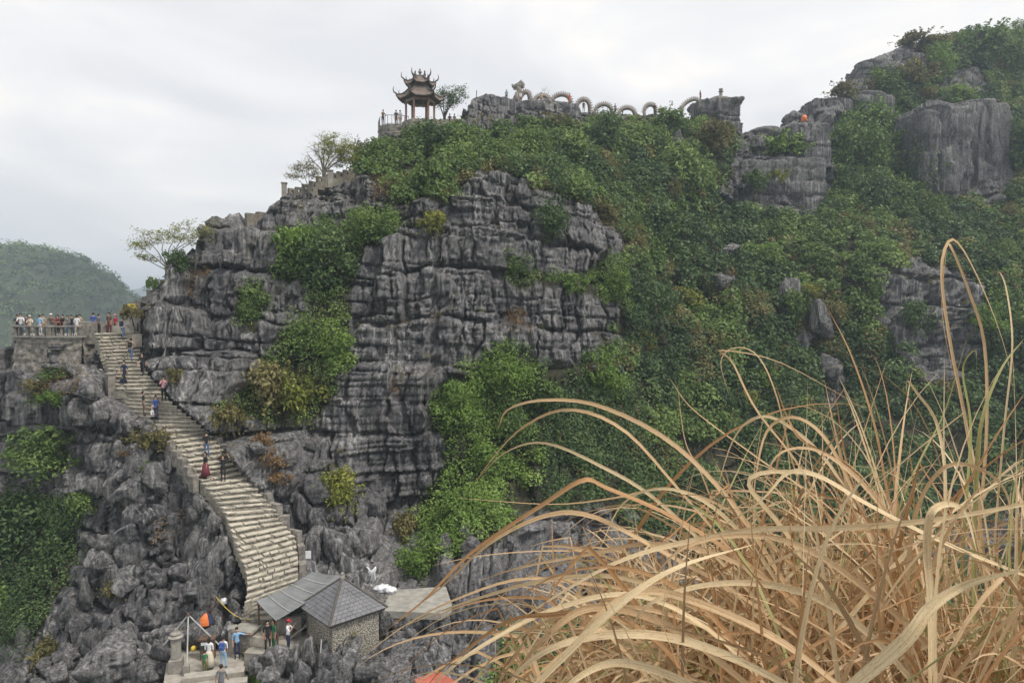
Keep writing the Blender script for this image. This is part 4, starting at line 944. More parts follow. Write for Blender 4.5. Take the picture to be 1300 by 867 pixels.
for p, nm in ((ltp(0.02, 0.05), 'post'), (ltp(0.03, 0.95), 'post'), (ltp(0.5, 0.97), 'post'), (ltp(0.95, 0.1), 'post')):
    MB().tube([p + np.array((0, 0, -0.02)), (p[0], p[1], ZT - 0.1)], 0.055, 6).build(nm, M_RUST, lean)
MB().tube([ltp(0.01, 0) - np.array((0, 0, .06)), ltp(0.01, 1) - np.array((0, 0, .06))], 0.04, 4).build('beam', M_RUST, lean)
a, b = P(345, 800, 37.9), P(382, 786, 38.6); low_wall('terrace_wall', [(a[0], a[1], ZT), (b[0], b[1], ZT)], 1.15, 0.2, M_PAVE, 'plain pale wall under the lean-to')
o = put('plinth', None, None, (*P(313, 812, 37.7)[:2], -18.5), label='mossy block plinth with a flat top beside the lower stairs', cat='plinth')
MB().box((0, 0, 0.45), (1.15, 0.9, 1.1), -0.3, jit=0.05).build('block', M_WALL, o); MB().box((0, 0, 1.06), (1.35, 1.05, 0.14), -0.3, jit=0.02).build('top_slab', M_CONC, o)
post('gate_post', (*P(295, 808, 37.6)[:2], -18.5), 0.38, 1.1, 'short stone post with a slab cap left of the mossy plinth', M_CONC)
# pillar with niche, tripod of poles, information board, tent and odds and ends
o = put('shrine_pillar', None, None, (*onz(224, 852, -18.75)[:2], -18.75), label='old carved stone pillar at the left edge of the lower terrace', cat='pillar')
MB().box((0, 0, 0.35), (0.62, 0.62, 0.75), 0.2, jit=0.02).build('base', M_STONE, o, bevel=0.03)
MB().box((0, 0, 1.25), (0.42, 0.42, 1.1), 0.2).build('shaft', M_CONC, o, bevel=0.02); MB().box((0.0, -0.215, 1.2), (0.2, 0.05, 0.8), 0.2).build('panel', M_PAVE, o)
MB().lathe([(0.36, 1.8), (0.4, 1.88), (0.25, 1.95), (0.28, 2.05), (0.14, 2.15), (0.05, 2.3)], (0, 0, 0), 8).build('cap', M_STONE, o)
tp = P(239, 780, 36.8); ft = [onz(237, 857, -18.75), P(201, 827, 36.6), P(283, 823, 37.2)]
o = put('pole_tripod', None, None, (0, 0, 0), label='tripod of three whitewashed poles above the lower terrace', cat='tripod')
for p in ft: MB().tube([p, tp + (tp - p) * 0.02], [0.042, 0.034], 7).build('pole', M_POLE, o)
MB().lathe([(0.05, -0.1), (0.09, -0.06), (0.09, 0.06), (0.04, 0.1)], tuple(tp), 8).build('lashing', M_RUST, o)
MB().box((*ft[0][:2], -18.55), (0.26, 0.26, 0.75)).build('footing', M_CONC, o, bevel=0.02)
bp_ = onz(262, 838, -18.75)
o = put('notice_cabinet', None, None, (bp_[0], bp_[1] + 0.2, -18.75), label='brown cabinet with a small white and dark notice on the lower terrace', cat='cabinet', rot=(0, 0, 0.1))
MB().box((0, 0, 0.55), (0.72, 0.4, 1.1)).build('body', M_WOOD, o, bevel=0.02); MB().box((0, -0.02, 1.14), (0.82, 0.5, 0.08)).build('lid', M_WOOD, o)
MB().box((0, -0.22, 0.92), (0.55, 0.03, 0.16)).build('white_notice', M_WHITE, o); MB().box((0, -0.22, 0.74), (0.55, 0.03, 0.16)).build('dark_notice', M_GLASS, o)
l_ = P(245.5, 823, 37.2); o = put('lantern', None, None, l_, label='round yellow lantern hanging beside the pole tripod', cat='lantern')
MB().lathe([(0.04, -0.16), (0.12, -0.1), (0.15, 0), (0.12, 0.1), (0.04, 0.16)], (0, 0, 0), 10).build('globe', M_YELLOW, o, smooth=True); MB().tube([(0, 0, 0.15), (0.02, 0.05, 0.6)], 0.012, 4).build('cord', M_RUST, o)
t_ = surf(262, 792); t_ = P(262, 790, t_[1] - 0.3)
o = put('tent', None, None, t_, label='orange and dark blue tent on the rocks above the lower terrace', cat='tent', rot=(0, 0, 0.4), scale=0.8)
def dome(name, a0, a1, mat):
    m = MB(); n = 8
    for i in range(n + 1):
        for j in range(6):
            az = a0 + (a1 - a0) * i / n; el = j / 5 * math.pi / 2; m.v.append((0.52 * math.cos(az) * math.cos(el), 0.42 * math.sin(az) * math.cos(el), 0.62 * math.sin(el) - 0.08 * math.cos(el * 2)))
    m.f += [(i * 6 + j, (i + 1) * 6 + j, (i + 1) * 6 + j + 1, i * 6 + j + 1) for i in range(n) for j in range(5)]; m.build(name, mat, o)
dome('orange_panel', R(150), R(290), M_ORANGE); dome('blue_panel', R(290), R(370), M_BLUED); dome('back_panel', R(10), R(150), M_ORANGE)
b0, b1 = P(268, 779, 38.2), P(274, 757, 38.4); o = put('bamboo_pole', None, None, (0, 0, 0), label='thin leaning pole behind the orange tent carrying a yellow rope', cat='pole')
MB().tube([b0, (b0 + b1) / 2 + np.array((.03, 0, 0)), b1], [0.035, 0.03, 0.02], 6).build('pole', M_RUST, o)
MB().tube([b1 + (P(318, 786, 38.3) - b1) * s - np.array((0, 0, 0.35 * math.sin(math.pi * s))) for s in np.linspace(0, 1, 9)], 0.018, 5).build('rope', M_YELLOW, o)
def crumpled(name, c, size, seed, mat, label, cat):
    r = np.random.default_rng(seed); v, f = _IV3.copy(), _IF3; v = v * np.array(size) / 2 * (0.75 + 0.6 * r.random(len(v)))[:, None]
    return put(name, mesh_np(name, v, f, mat, False), None, c, label=label, cat=cat)
crumpled('rubbish_bag', surf(284, 763, 0.3), (0.4, 0.3, 0.35), 1, M_WHITE, 'small pale bag tied up beside the yellow rope', 'bag')
crumpled('plastic_sheet', P(486, 747, 41.5), (1.0, 0.7, 0.45), 2, M_WHITE, 'crumpled white and blue plastic sheeting behind the hut', 'sheet')
crumpled('plastic_sheet', P(495, 749, 41.2), (0.7, 0.5, 0.4), 3, M_WHITE, 'white plastic heap at the left corner of the paved terrace', 'sheet')
m = MB(); c0 = P(472, 728, 43.5)
for i in range(7):
    for j in range(6): m.v.append((c0[0] - 0.3 + 0.1 * i + 0.04 * math.sin(j * 2), c0[1] - 0.25 + 0.1 * math.sin(i * 1.3 + j), c0[2] + 0.45 - 0.18 * j + 0.10 * math.cos(i)))
m.f += [(i * 6 + j, (i + 1) * 6 + j, (i + 1) * 6 + j + 1, i * 6 + j + 1) for i in range(6) for j in range(5)]
o = m.build('white_cloth', M_WHITE, None, smooth=True, label='white cloth hung on a stick against the rock behind the hut', cat='cloth'); o.modifiers.new('thick', 'SOLIDIFY').thickness = 0.01
q = surf(391, 704, 0.25); o = MB().box((0, 0, 0), (0.36, 0.04, 0.48), 0.1).build('wall_plaque', M_WHITE, None, loc=q, label='small white plaque fixed to the rock above the lean-to', cat='plaque')
rr = [P(526, 862, 31), P(556, 851, 32.5), P(582, 866, 31.2), P(560, 905, 29)]
o = put('red_roof', None, None, (0, 0, 0), label='corner of a red sheet roof at the bottom edge below the grass', cat='roof')
m = MB().add(rr + [p - np.array((0, 0, 0.08)) for p in rr], [(0, 3, 2, 1), (4, 5, 6, 7), (0, 1, 5, 4), (1, 2, 6, 5), (2, 3, 7, 6), (3, 0, 4, 7)]); m.build('sheet', M_REDROOF, o)
for k in range(1, 6):
    s = k / 6; MB().tube([rr[0] + (rr[1] - rr[0]) * s + np.array((0, 0, .03)), rr[3] + (rr[2] - rr[3]) * s + np.array((0, 0, .03))], 0.02, 4).build('rib', M_REDROOF, o)
for k, (u, v, l_) in enumerate(((378, 806, 1.3), (384, 800, 1.1), (372, 800, 1.0))):
    q = onz(u, v + 4, ZT); MB().box((0, 0, 0.35), (l_, 0.12, 0.05), 0.5 + 0.3 * k, jit=0.01, tilt=('Y', -0.5)).build('loose_plank', M_TREAD, None, loc=(q[0], q[1], ZT), label=('long', 'middle', 'short')[k] + ' pale plank leaning in the pile beside the hut wall', cat='plank')
o = MB().tube([P(407, 828, 34.6), P(408, 811, 34.8)], 0.03, 5).build('white_stake', M_POLE, None, label='thin white stake standing in the rocks in front of the hut', cat='stake')

for u, v, w, h in ((326,842,26,1.2),(340,838,32,1.5),(356,836,34,1.6),(374,834,34,1.6),(392,834,34,1.8),(412,834,32,1.8),(430,832,36,1.8),(448,822,34,1.5),(466,806,34,1.6),(482,792,30,1.4),(500,786,30,1.3),(522,786,34,1.2),(545,784,36,1.1),(566,780,30,1.2),(345,860,40,1.1),(385,858,44,1.2),(425,862,46,1.1),(470,846,50,1.2)):
    q = onz(u, v, ZT - 0.1); s_ = w * q[1] / FPX / 2; put('boulder', random.choice(BOULD), mountain, q + np.array((0, -0.1, 0.0)), rot=(random.uniform(-.3, .3), random.uniform(-.3, .3), random.uniform(0, 6.28)), scale=(s_, s_, s_ * h))

for u, v, w, h in ((488,784,30,1.3),(502,782,28,1.2),(516,784,30,1.4),(531,783,28,1.2),(547,783,30,1.3),(563,780,28,1.2),(575,774,26,1.2)):
    q = onz(u, v, -17.3); s_ = w * q[1] / FPX / 2; put('boulder', random.choice(BOULD), mountain, q + np.array((0, 0.1, -0.3)), rot=(random.uniform(-.3, .3), random.uniform(-.3, .3), random.uniform(0, 6.28)), scale=(s_, s_, s_ * h))

# ------------------------------------------------------------------ pavilion on the summit
def hex_roof(Re, Rt, z0, H, lift, n=72, ns=12, pw=1.7):
    m = MB(); ring = []
    for s in np.linspace(0, 1, ns):
        for k in range(n):
            th = 2 * math.pi * k / n; loc = (th % (math.pi / 3)) - math.pi / 6
            poly = math.cos(math.pi / 6) / math.cos(loc); cor = abs(loc) / (math.pi / 6)
            r = (Re * (1 - s) + Rt * s) * (poly + (1 - s) * 0.06 * cor ** 4)
            z = z0 + H * s ** pw * 0.75 + H * s * 0.25 + lift * cor ** 5 * (1 - s) ** 2.2 + 0.03 * (math.sin(th * n / 4.0)) * (1 - s)
            m.v.append((r * math.cos(th), r * math.sin(th), z))
    for i in range(ns - 1):
        for k in range(n): k2 = (k + 1) % n; m.f.append((i * n + k, i * n + k2, (i + 1) * n + k2, (i + 1) * n + k))
    return m
def corner_pt(Re, z0, lift, k, f=1.06): a = k * math.pi / 3; return np.array((Re * f * math.cos(a), Re * f * math.sin(a), z0 + lift))
DP = 81.0; pc = P(533.5, 158, DP); ROTP = R(12)
pav = put('pavilion', None, None, pc, label='two-tiered pavilion with upturned roof corners on the summit', cat='pavilion', rot=(0, 0, ROTP))
MB().lathe([(2.1, -1.0), (2.1, 0.12), (2.0, 0.18)], n=6).build('plinth', M_STONE, pav)
for k in range(6):
    a = k * math.pi / 3; c = MB().tube([(1.62 * math.cos(a), 1.62 * math.sin(a), 0.1), (1.62 * math.cos(a), 1.62 * math.sin(a), 2.75)], 0.13, 8).build('column', M_COLUMN, pav)
    b = (k + 1) * math.pi / 3; p0 = np.array((1.62 * math.cos(a), 1.62 * math.sin(a), 2.55)); p1 = np.array((1.62 * math.cos(b), 1.62 * math.sin(b), 2.55)); mid = (p0 + p1) / 2
    MB().box(mid, (1.62, 0.12, 0.26), math.atan2(*(p1 - p0)[[1, 0]])).build('beam', M_CREAM if k % 2 else M_COLUMN, pav)
def roof_part(Re, Rt, z0, H, lift, name):
    o = hex_roof(Re, Rt, z0, H, lift).build(name, M_ROOFT, pav, smooth=True); md = o.modifiers.new('thick', 'SOLIDIFY'); md.thickness = 0.14; md.offset = -1
    for k in range(6):
        pts = []
        for s in np.linspace(0, 1, 9): r = (Re * (1 - s) + Rt * s) * (1 + (1 - s) * 0.06); a = k * math.pi / 3; pts.append((r * math.cos(a), r * math.sin(a), z0 + H * s ** 1.7 * 0.75 + H * s * 0.25 + lift * (1 - s) ** 2.2 + 0.07))
        MB().tube(pts, 0.075, 5).build('hip_ridge', M_RIDGE, o)
        q = np.array(pts[0]); a = k * math.pi / 3; ou = np.array((math.cos(a), math.sin(a), 0))
        MB().tube([q - ou * 0.05, q + ou * 0.22 + np.array((0, 0, 0.16)), q + ou * 0.30 + np.array((0, 0, 0.48)), q + ou * 0.22 + np.array((0, 0, 0.80))], [0.10, 0.085, 0.05, 0.015], 5).build('corner_finial', M_RIDGE, o)
        q2 = np.array(pts[2]); MB().tube([q2, q2 + ou * 0.1 + np.array((0, 0, 0.3)), q2 + ou * 0.02 + np.array((0, 0, 0.48))], [0.07, 0.05, 0.015], 5).build('ridge_beast', M_RIDGE, o)
    return o
roof_part(2.62, 1.15, 2.72, 1.45, 0.55, 'lower_roof')
MB().lathe([(1.12, 4.0), (1.10, 4.55)], n=6).build('drum', M_ROOFT, pav)
r2 = roof_part(1.75, 0.55, 4.42, 0.95, 0.55, 'upper_roof')
MB().box((0, 0, 5.48), (1.3, 0.3, 0.24), -ROTP).build('crest', M_RIDGE, r2, bevel=0.03)
MB().lathe([(0.16, 5.55), (0.10, 5.7), (0.22, 5.9), (0.2, 6.02), (0.1, 6.12), (0.14, 6.2), (0.03, 6.35)], n=8).build('orb_finial', M_STONE, r2)
for s in (-1, 1): MB().lathe([(0.12, 5.5), (0.16, 5.7), (0.07, 5.82), (0.11, 5.95), (0.02, 6.15)], (s * 0.55 * math.cos(ROTP), -s * 0.55 * math.sin(ROTP), 0), 7).build('side_finial', M_RIDGE, r2)
# round lookout wall and railing left of the pavilion
look = put('lookout', None, None, (0, 0, 0), label='rounded stone lookout wall with a dark railing left of the pavilion', cat='lookout')
arc = [P(480,159,79.5), P(482,159,77.5), P(492,159.5,76.6), P(508,160,76.6), P(524,160,77.5)]; zl = P(490, 159, 77)[2]
for i in range(len(arc) - 1):
    v, f = wall_strip(arc[i], arc[i + 1], zl - 3.2, zl, 450 + i, 0.04); put('retaining_wall', mesh_np('retaining_wall', v, f, M_WALL, False), look)
pts = [(p[0], p[1], zl - 0.01) for p in arc] + [(*P(545, 159, 83)[:2], zl - 0.01), (*P(482, 159, 84)[:2], zl - 0.01)]; MB().add(pts, [tuple(range(len(pts)))]).build('floor', M_CONC, look)
rl = []
for i in range(len(arc) - 1):
    for k in range(3): rl.append(arc[i] + (arc[i + 1] - arc[i]) * k / 3)
for p in rl: MB().tube([(p[0], p[1] + 0.1, zl - 0.1), (p[0], p[1] + 0.1, zl + 1.0)], 0.03, 5).build('baluster', M_METAL, look)
for h in (1.0, 0.1): MB().tube([(p[0], p[1] + 0.1, zl + h) for p in rl], 0.03, 5).build('rail', M_METAL, look)
low_wall('summit_wall', [P(545,164,81.5), P(572,163,84), P(592,164,86)], 1.0, 0.35, M_WALL, 'low stone wall right of the pavilion tree')

# ------------------------------------------------------------------ stone dragon along the ridge
DG = 108.0
drag = put('dragon_statue', None, None, (0, 0, 0), label='long stone dragon looping in arches along the ridge', cat='statue')
def arch(u0, u1, vt, vb, d, rad=0.29, skew=0.0, v1=None):
    a, b = P(u0, vb, d), P(u1, v1 or vb, d + 0.6); top = P((u0 + u1) / 2, vt, d); h = top[2] - (a[2] + b[2]) / 2; pts = []
    for th in np.linspace(0, math.pi, 17):
        x = (1 - math.cos(th)) / 2; p = a + (b - a) * x; pts.append(p + np.array((skew * math.sin(th), 0.25 * math.sin(2 * th), h * math.sin(th) ** 0.85)))
    pts = [pts[0] - np.array((0, 0, 0.9))] + pts + [pts[-1] - np.array((0, 0, 0.9))]
    o = MB().tube(pts, [rad * (0.9 + 0.1 * math.sin(i / 18 * math.pi)) for i in range(19)], 9).build('body_arch', M_DRAG, drag, smooth=True)
    m = MB(); c = (np.array(pts[1]) + np.array(pts[-2])) / 2
    for i in range(2, 18):
        p = np.array(pts[i]); t_ = unit(np.array(pts[i + 1 if i < 18 else i]) - np.array(pts[i - 1])); n = np.array((-t_[2], 0, t_[0])); n = n if n[2] >= -0.2 else -n
        if np.dot(n, p - c) < 0: n = -n
        m.add([p + n * rad * 0.7 - t_ * 0.17 - np.array((0, .1, 0)), p + n * rad * 0.7 + t_ * 0.17 - np.array((0, .1, 0)), p + n * rad * 0.7 + t_ * 0.0 + np.array((0, .12, 0)), p + n * (rad + 0.38) + t_ * 0.08], [(0, 1, 3), (1, 2, 3), (2, 0, 3), (0, 2, 1)])
    m.build('crest', M_DRAG, o)
arch(659, 672, 117, 133, DG, 0.3, 0.2); arch(677.5, 698, 121.5, 133, DG); arch(700, 724, 120, 133, DG + 0.3, 0.30); arch(732, 748.5, 126.5, 141, DG + 0.6, 0.29); arch(755, 776.5, 132.5, 146, DG + 1, 0.28); arch(785, 805.5, 137, 149, DG + 1.4, 0.28); arch(818, 832, 133, 146, DG + 1.6, 0.27); arch(865, 887, 127.5, 143, DG + 2, 0.25, 0, 134)
nb = [P(658,135,DG), P(656.5,128,DG), P(658,121,DG), P(659.5,115,DG), P(657.5,110,DG)]
MB().tube(nb, [0.75, 0.62, 0.48, 0.42, 0.4], 9).build('neck', M_DRAG, drag, smooth=True)
MB().tube([P(655.5,131,DG-.6), P(654.5,124,DG-.65), P(656.5,117,DG-.5)], [0.35, 0.4, 0.25], 7).build('chest_plate', M_DRAG, drag, smooth=True)
h0 = P(657, 110.5, DG)
hd = MB().tube([h0 + np.array((0.55, 0, 0.05)), h0 + np.array((0.25, 0, 0.22)), h0 + np.array((-0.15, 0, 0.15)), h0 + np.array((-0.6, 0, 0.02)), h0 + np.array((-0.85, 0, 0.06))], [0.35, 0.46, 0.40, 0.26, 0.2], 9).build('head', M_DRAG, drag, smooth=True)
MB().tube([h0 + np.array((0.05, 0, -0.2)), h0 + np.array((-0.35, 0, -0.36)), h0 + np.array((-0.68, 0, -0.36))], [0.2, 0.16, 0.09], 7).build('jaw', M_DRAG, hd, smooth=True)
MB().lathe([(0.05, 0), (0.16, 0.08), (0.12, 0.2), (0.02, 0.24)], tuple(h0 + np.array((-0.8, 0, 0.2))), 7).build('nose', M_DRAG, hd)
for s in (-1, 1):
    MB().tube([h0 + np.array((0.1, s * 0.2, 0.5)), h0 + np.array((0.45, s * 0.3, 0.78)), h0 + np.array((0.7, s * 0.32, 1.0))], [0.1, 0.07, 0.02], 6).build('horn', M_DRAG, hd)
    MB().lathe([(0.02, -0.09), (0.09, 0), (0.02, 0.09)], tuple(h0 + np.array((-0.12, s * 0.34, 0.34))), 7).build('eye', M_STONE, hd)
m = MB()
for k in range(12):
    a = -0.5 + k * 0.19; e_ = np.array((0.32 + 0.5 * math.cos(a), 0.2 * math.sin(k * 2.4), 0.55 * math.sin(a) + 0.1)); m.tube([h0 + np.array((0.3, e_[1] * 0.4, 0.1)), h0 + e_, h0 + e_ * 1.35 + np.array((0.05, 0, 0.05))], [0.2, 0.16, 0.03], 5)
m.build('mane', M_DRAG, hd)
# stone lantern on the rock tower
lz = P(915, 128.5, 111.8); o = put('stone_lantern', None, None, lz, label='stone lantern post on top of the square rock tower', cat='lantern')
MB().box((0, 0, 0.15), (1.7, 1.4, 0.9), 0.2, jit=0.08).build('pedestal', M_STONE, o, bevel=0.04); MB().lathe([(0.42, 0.6), (0.3, 0.75), (0.24, 1.2), (0.26, 1.35), (0.42, 1.45), (0.42, 1.52), (0.2, 1.6), (0.32, 1.78), (0.34, 1.9), (0.1, 1.95)], n=8).build('shaft', M_STONE, o)
o = put('rope_rail', None, None, (0, 0, 0), label='thin post and rope railing on the rock tower top', cat='railing')
for u, v in ((922, 127.5), (934, 128)): q = P(u, v, 112); MB().tube([q - np.array((0, 0, .3)), q + np.array((0, 0, 0.65))], 0.05, 5).build('post', M_METAL, o)
MB().tube([P(889, 127, 112), P(905, 127.5, 112), P(922, 123.5, 112), P(934, 124.5, 112)], 0.018, 4).build('rope', M_METAL, o)
q = P(1021, 151, 117); o = crumpled('orange_jacket', q, (0.9, 0.7, 1.0), 9, M_ORANGE, 'bright orange tarp bundle on the saddle below the right peak', 'tarp')
q = P(605, 124, 101); MB().tube([q - np.array((0, 0, .5)), q + np.array((0, 0, 1.0))], 0.06, 5).build('marker_post', M_METAL, None, label='thin dark post on the crag left of the dragon head', cat='post')

# ------------------------------------------------------------------ sparse trees on the skyline
def sparse_tree(name, base, tips, trunk_r, label, leafmat, leaf_n, leaf_size, seed, barkm=M_BARKP, twig=3, spread=0.35, flat=0.3, leafy=None):
    """limbs run from the base through forks to the given tips (world offsets), twigs and leaves at their ends"""
    r = np.random.default_rng(seed); root = put(name, None, None, base, label=label, cat='tree'); m = MB(); lp, lt_ = [], []
    for tip in tips:
        tip = np.array(tip, float); mid = tip * np.array((0.35, 0.35, 0.55)) + r.normal(0, 0.06, 3) * np.linalg.norm(tip) * 0.5
        m.tube([(0, 0, -0.5), tip * np.array((0.06, 0.06, 0.22)), mid, tip * 0.8 + r.normal(0, .05, 3), tip], [trunk_r, trunk_r * 0.7, trunk_r * 0.42, trunk_r * 0.24, trunk_r * 0.1], 6)
        for k in range(twig * 3):
            s = r.uniform(0.35, 1.0); st = mid + (tip - mid) * s; L = np.linalg.norm(tip) * spread * r.uniform(0.3, 0.8)
            d = unit(r.normal(size=3) * np.array((1, 1, flat)) + np.array((tip[0], tip[1], 0)) / np.linalg.norm(tip) * 0.6 + np.array((0, 0, 0.35)))
            e_ = st + d * L; m.tube([st, st + d * L * 0.5 + r.normal(0, 0.03, 3), e_], [trunk_r * 0.16, trunk_r * 0.1, trunk_r * 0.04], 4)
            for q in range(3):
                d2 = unit(d + r.normal(0, 0.5, 3) * np.array((1, 1, flat + 0.2))); e2 = e_ + d2 * L * 0.45; m.tube([st + (e_ - st) * r.uniform(.4, 1), e2], [trunk_r * 0.07, trunk_r * 0.03], 3)
                if leafy is None or leafy(e2): lp.append(e2); lp.append(e_)
    m.build('trunk', barkm, root, smooth=True)
    lp = np.array(lp); k = r.integers(0, len(lp), leaf_n); pos = lp[k] + r.normal(0, 1, (leaf_n, 3)) * leaf_size * np.array((1.5, 1.5, 0.6))
    v, f, tt = leaf_arrays(pos, unit(np.array([0, 0, 1]) + r.normal(0, 0.45, (leaf_n, 3))), leaf_size * r.uniform(0.7, 1.3, leaf_n), np.clip(r.normal(0.5, 0.2, leaf_n), 0, 1), r)
    put('crown', mesh_np('crown', v, f, leafmat, False, {'tint': tt}), root)
    return root
def off(base, u, v, dd=0.0): return P(u, v, base[1] + dd) - base
b = P(212, 347, 57.5)
sparse_tree('flat_topped_tree', b, [off(b, 172, 308, 0.5), off(b, 186, 298, -0.8), off(b, 205, 296, 0.8), off(b, 222, 292, -0.5), off(b, 240, 290, 0.7), off(b, 262, 287, 0), off(b, 180, 325, -0.3), off(b, 256, 296, -1)], 0.09, 'thin flat-topped tree with sparse leaves on the left skyline', L_YEL, 2600, 0.17, 5, twig=4, spread=0.30, flat=0.15)
b = P(411, 226, 67.5)
sparse_tree('half_bare_tree', b, [off(b, 390, 196, 0.5), off(b, 398, 184, -0.8), off(b, 412, 178, 0.6), off(b, 426, 177, -0.5), off(b, 438, 186, 0.6), off(b, 442, 197, -0.2), off(b, 420, 188, 1.2), off(b, 404, 192, -1.2), off(b, 432, 200, 0.9)], 0.13, 'rounded tree, half bare, standing over the pierced parapet', L_YEL, 5200, 0.15, 6, twig=5, spread=0.38, flat=0.8, leafy=lambda p: p[0] > -0.2 and p[2] > 1.0)
b = P(392, 244, 64.5)
sparse_tree('small_parapet_tree', b, [off(b, 372, 222), off(b, 380, 212, .5), off(b, 392, 210, -.4), off(b, 400, 218, .3)], 0.07, 'small light green tree behind the left end of the parapet', L_OLIVE, 1500, 0.16, 8, twig=3, spread=0.4, flat=0.6)
b = P(564, 156, 84.5)
sparse_tree('summit_tree', b, [off(b, 553, 118, .5), off(b, 562, 114, -.6), off(b, 572, 122, .4), off(b, 580, 112, 0), off(b, 588, 118, .5), off(b, 576, 128, -.6), off(b, 556, 128, -.4)], 0.12, 'windswept tree with two stems just right of the pavilion', L_DARK, 2400, 0.22, 9, M_BARK, twig=3, spread=0.28, flat=0.5)
b = P(690, 131, 112); sparse_tree('bare_sapling', b, [off(b, 694, 108), off(b, 688, 113), off(b, 697, 116)], 0.05, 'bare twiggy sapling behind the second dragon arch', L_OLIVE, 20, 0.1, 10, M_BARK, twig=3, spread=0.4, flat=0.8)
b = surf(95, 488, 0.4); sparse_tree('bare_shrub', b, [off(b, 90, 462), off(b, 97, 458), off(b, 103, 470)], 0.06, 'pale bare-stemmed shrub under the platform wall', L_OLIVE, 120, 0.12, 11, M_BARKP, twig=2, spread=0.4, flat=0.8)

# ------------------------------------------------------------------ people
def cloth(name, c): return plain('cloth_' + name, c, 0.15, 9, 0.85, 0.1)
CL = {k: cloth(k, c) for k, c in dict(white=(0.70, 0.70, 0.72), black=(0.018, 0.018, 0.02), navy=(0.025, 0.035, 0.09), jeans=(0.08, 0.14, 0.27), sky=(0.25, 0.45, 0.68), red=(0.45, 0.03, 0.06), pink=(0.62, 0.32, 0.38), blue=(0.05, 0.10, 0.32),
      grey=(0.16, 0.16, 0.17), brown=(0.14, 0.085, 0.06), tan=(0.42, 0.32, 0.22), green=(0.035, 0.16, 0.075), orange=(0.70, 0.14, 0.04), cream=(0.62, 0.56, 0.45), maroon=(0.16, 0.03, 0.045), teal=(0.08, 0.30, 0.40), olive=(0.14, 0.15, 0.05)).items()}
M_SKIN = plain('skin', (0.42, 0.25, 0.18), 0.08, 6, 0.6, 0)
M_HAIR = plain('hair', (0.012, 0.010, 0.009), 0.3, 20, 0.6, 0.2)
def body_mesh(pose):
    """one continuous figure 1.70 m tall, facing -Y, grown from a posed skeleton"""
    V, E, RAD, REG = [], [], [], []
    def j(p, par, r, reg):
        V.append(p); RAD.append(r); REG.append(reg)
        if par is not None: E.append((par, len(V) - 1))
        return len(V) - 1
    p = pose; lean = p.get('lean', 0.0); hz = p.get('hip', 0.92)
    pel = j((0, 0, hz), None, (0.145, 0.11), 2); ab = j((0, -0.25 * lean, hz + 0.18), pel, (0.13, 0.10), 1); ch = j((0, -0.75 * lean, hz + 0.37), ab, (0.155, 0.11), 1)
    sh = j((0, -1.0 * lean, hz + 0.50), ch, (0.12, 0.09), 1); nk = j((0, -1.1 * lean - 0.01, hz + 0.58), sh, (0.055, 0.055), 0)
    h1 = j((0, -1.15 * lean - 0.015, hz + 0.655), nk, (0.075, 0.085), 0); h2 = j((0, -1.18 * lean - 0.02, hz + 0.75), h1, (0.08, 0.095), 0)
    for s, arm, leg in ((-1, p['la'], p['ll']), (1, p['ra'], p['rl'])):
        a0 = j((s * 0.185, -1.0 * lean, hz + 0.475), sh, (0.062, 0.062), 1); base = np.array(V[a0]); el = base + np.array(arm[0]); a1 = j(tuple(el), a0, (0.045, 0.045), 1)
        wr = el + np.array(arm[1]); a2 = j(tuple(wr), a1, (0.03, 0.03), 0); a3 = j(tuple(wr + unit(np.array(arm[1])) * 0.10), a2, (0.034, 0.02), 0)
        j(tuple(wr + unit(np.array(arm[1])) * 0.18), a3, (0.018, 0.012), 0); j(tuple(wr + unit(np.array(arm[1])) * 0.08 + np.array((-s * 0.05, -0.02, 0))), a2, (0.012, 0.012), 0)
        l0 = j((s * 0.095, 0.0, hz - 0.06), pel, (0.088, 0.09), 2); kn = np.array(V[l0]) + np.array(leg[0]); l1 = j(tuple(kn), l0, (0.058, 0.06), 2)
        an = kn + np.array(leg[1]); l2 = j(tuple(an), l1, (0.038, 0.04), 2); l3 = j(tuple(an + np.array((0, -0.02, -0.055))), l2, (0.042, 0.04), 3); j(tuple(an + np.array((s * 0.02, -0.17, -0.065))), l3, (0.036, 0.026), 3)
    me = bpy.data.meshes.new('body'); me.from_pydata(V, E, []); ob = bpy.data.objects.new('body_tmp', me); COL.objects.link(ob)
    ob.modifiers.new('skin', 'SKIN'); sd = ob.modifiers.new('sub', 'SUBSURF'); sd.levels = 1; sd.render_levels = 1
    sv = me.skin_vertices[0].data if me.skin_vertices else None
    if sv is None:
        bm = bmesh.new(); bm.from_mesh(me); bm.verts.layers.skin.verify(); bm.to_mesh(me); bm.free(); sv = me.skin_vertices[0].data
    for q, r in zip(sv, RAD): q.radius = r
    sv[0].use_root = True
    dg = bpy.context.evaluated_depsgraph_get(); dg.update(); res = bpy.data.meshes.new_from_object(ob.evaluated_get(dg))
    bpy.data.objects.remove(ob); res.name = 'body'
    for _ in range(4 - len(res.materials)): res.materials.append(M_SKIN)
    Va = np.array(V); A = Va[[e_[0] for e_ in E]]; B = Va[[e_[1] for e_ in E]]; rg = np.array([REG[e_[1]] for e_ in E])
    for pl in res.polygons:
        c = np.array(pl.center); ab_ = B - A; t_ = np.clip(((c - A) * ab_).sum(1) / ((ab_ ** 2).sum(1) + 1e-9), 0, 1); k = np.argmin(np.linalg.norm(A + ab_ * t_[:, None] - c, axis=1)); pl.material_index = int(rg[k]); pl.use_smooth = True
    hd = np.array(V[h2]); return res, hd, np.array(V[ch])
_dn = ((-0.03, 0.0, -0.29), (0.0, -0.05, -0.25)); _dr = ((0.03, 0.0, -0.29), (0.0, -0.05, -0.25))
_ls = ((0.0, -0.01, -0.40), (0.0, 0.02, -0.39))
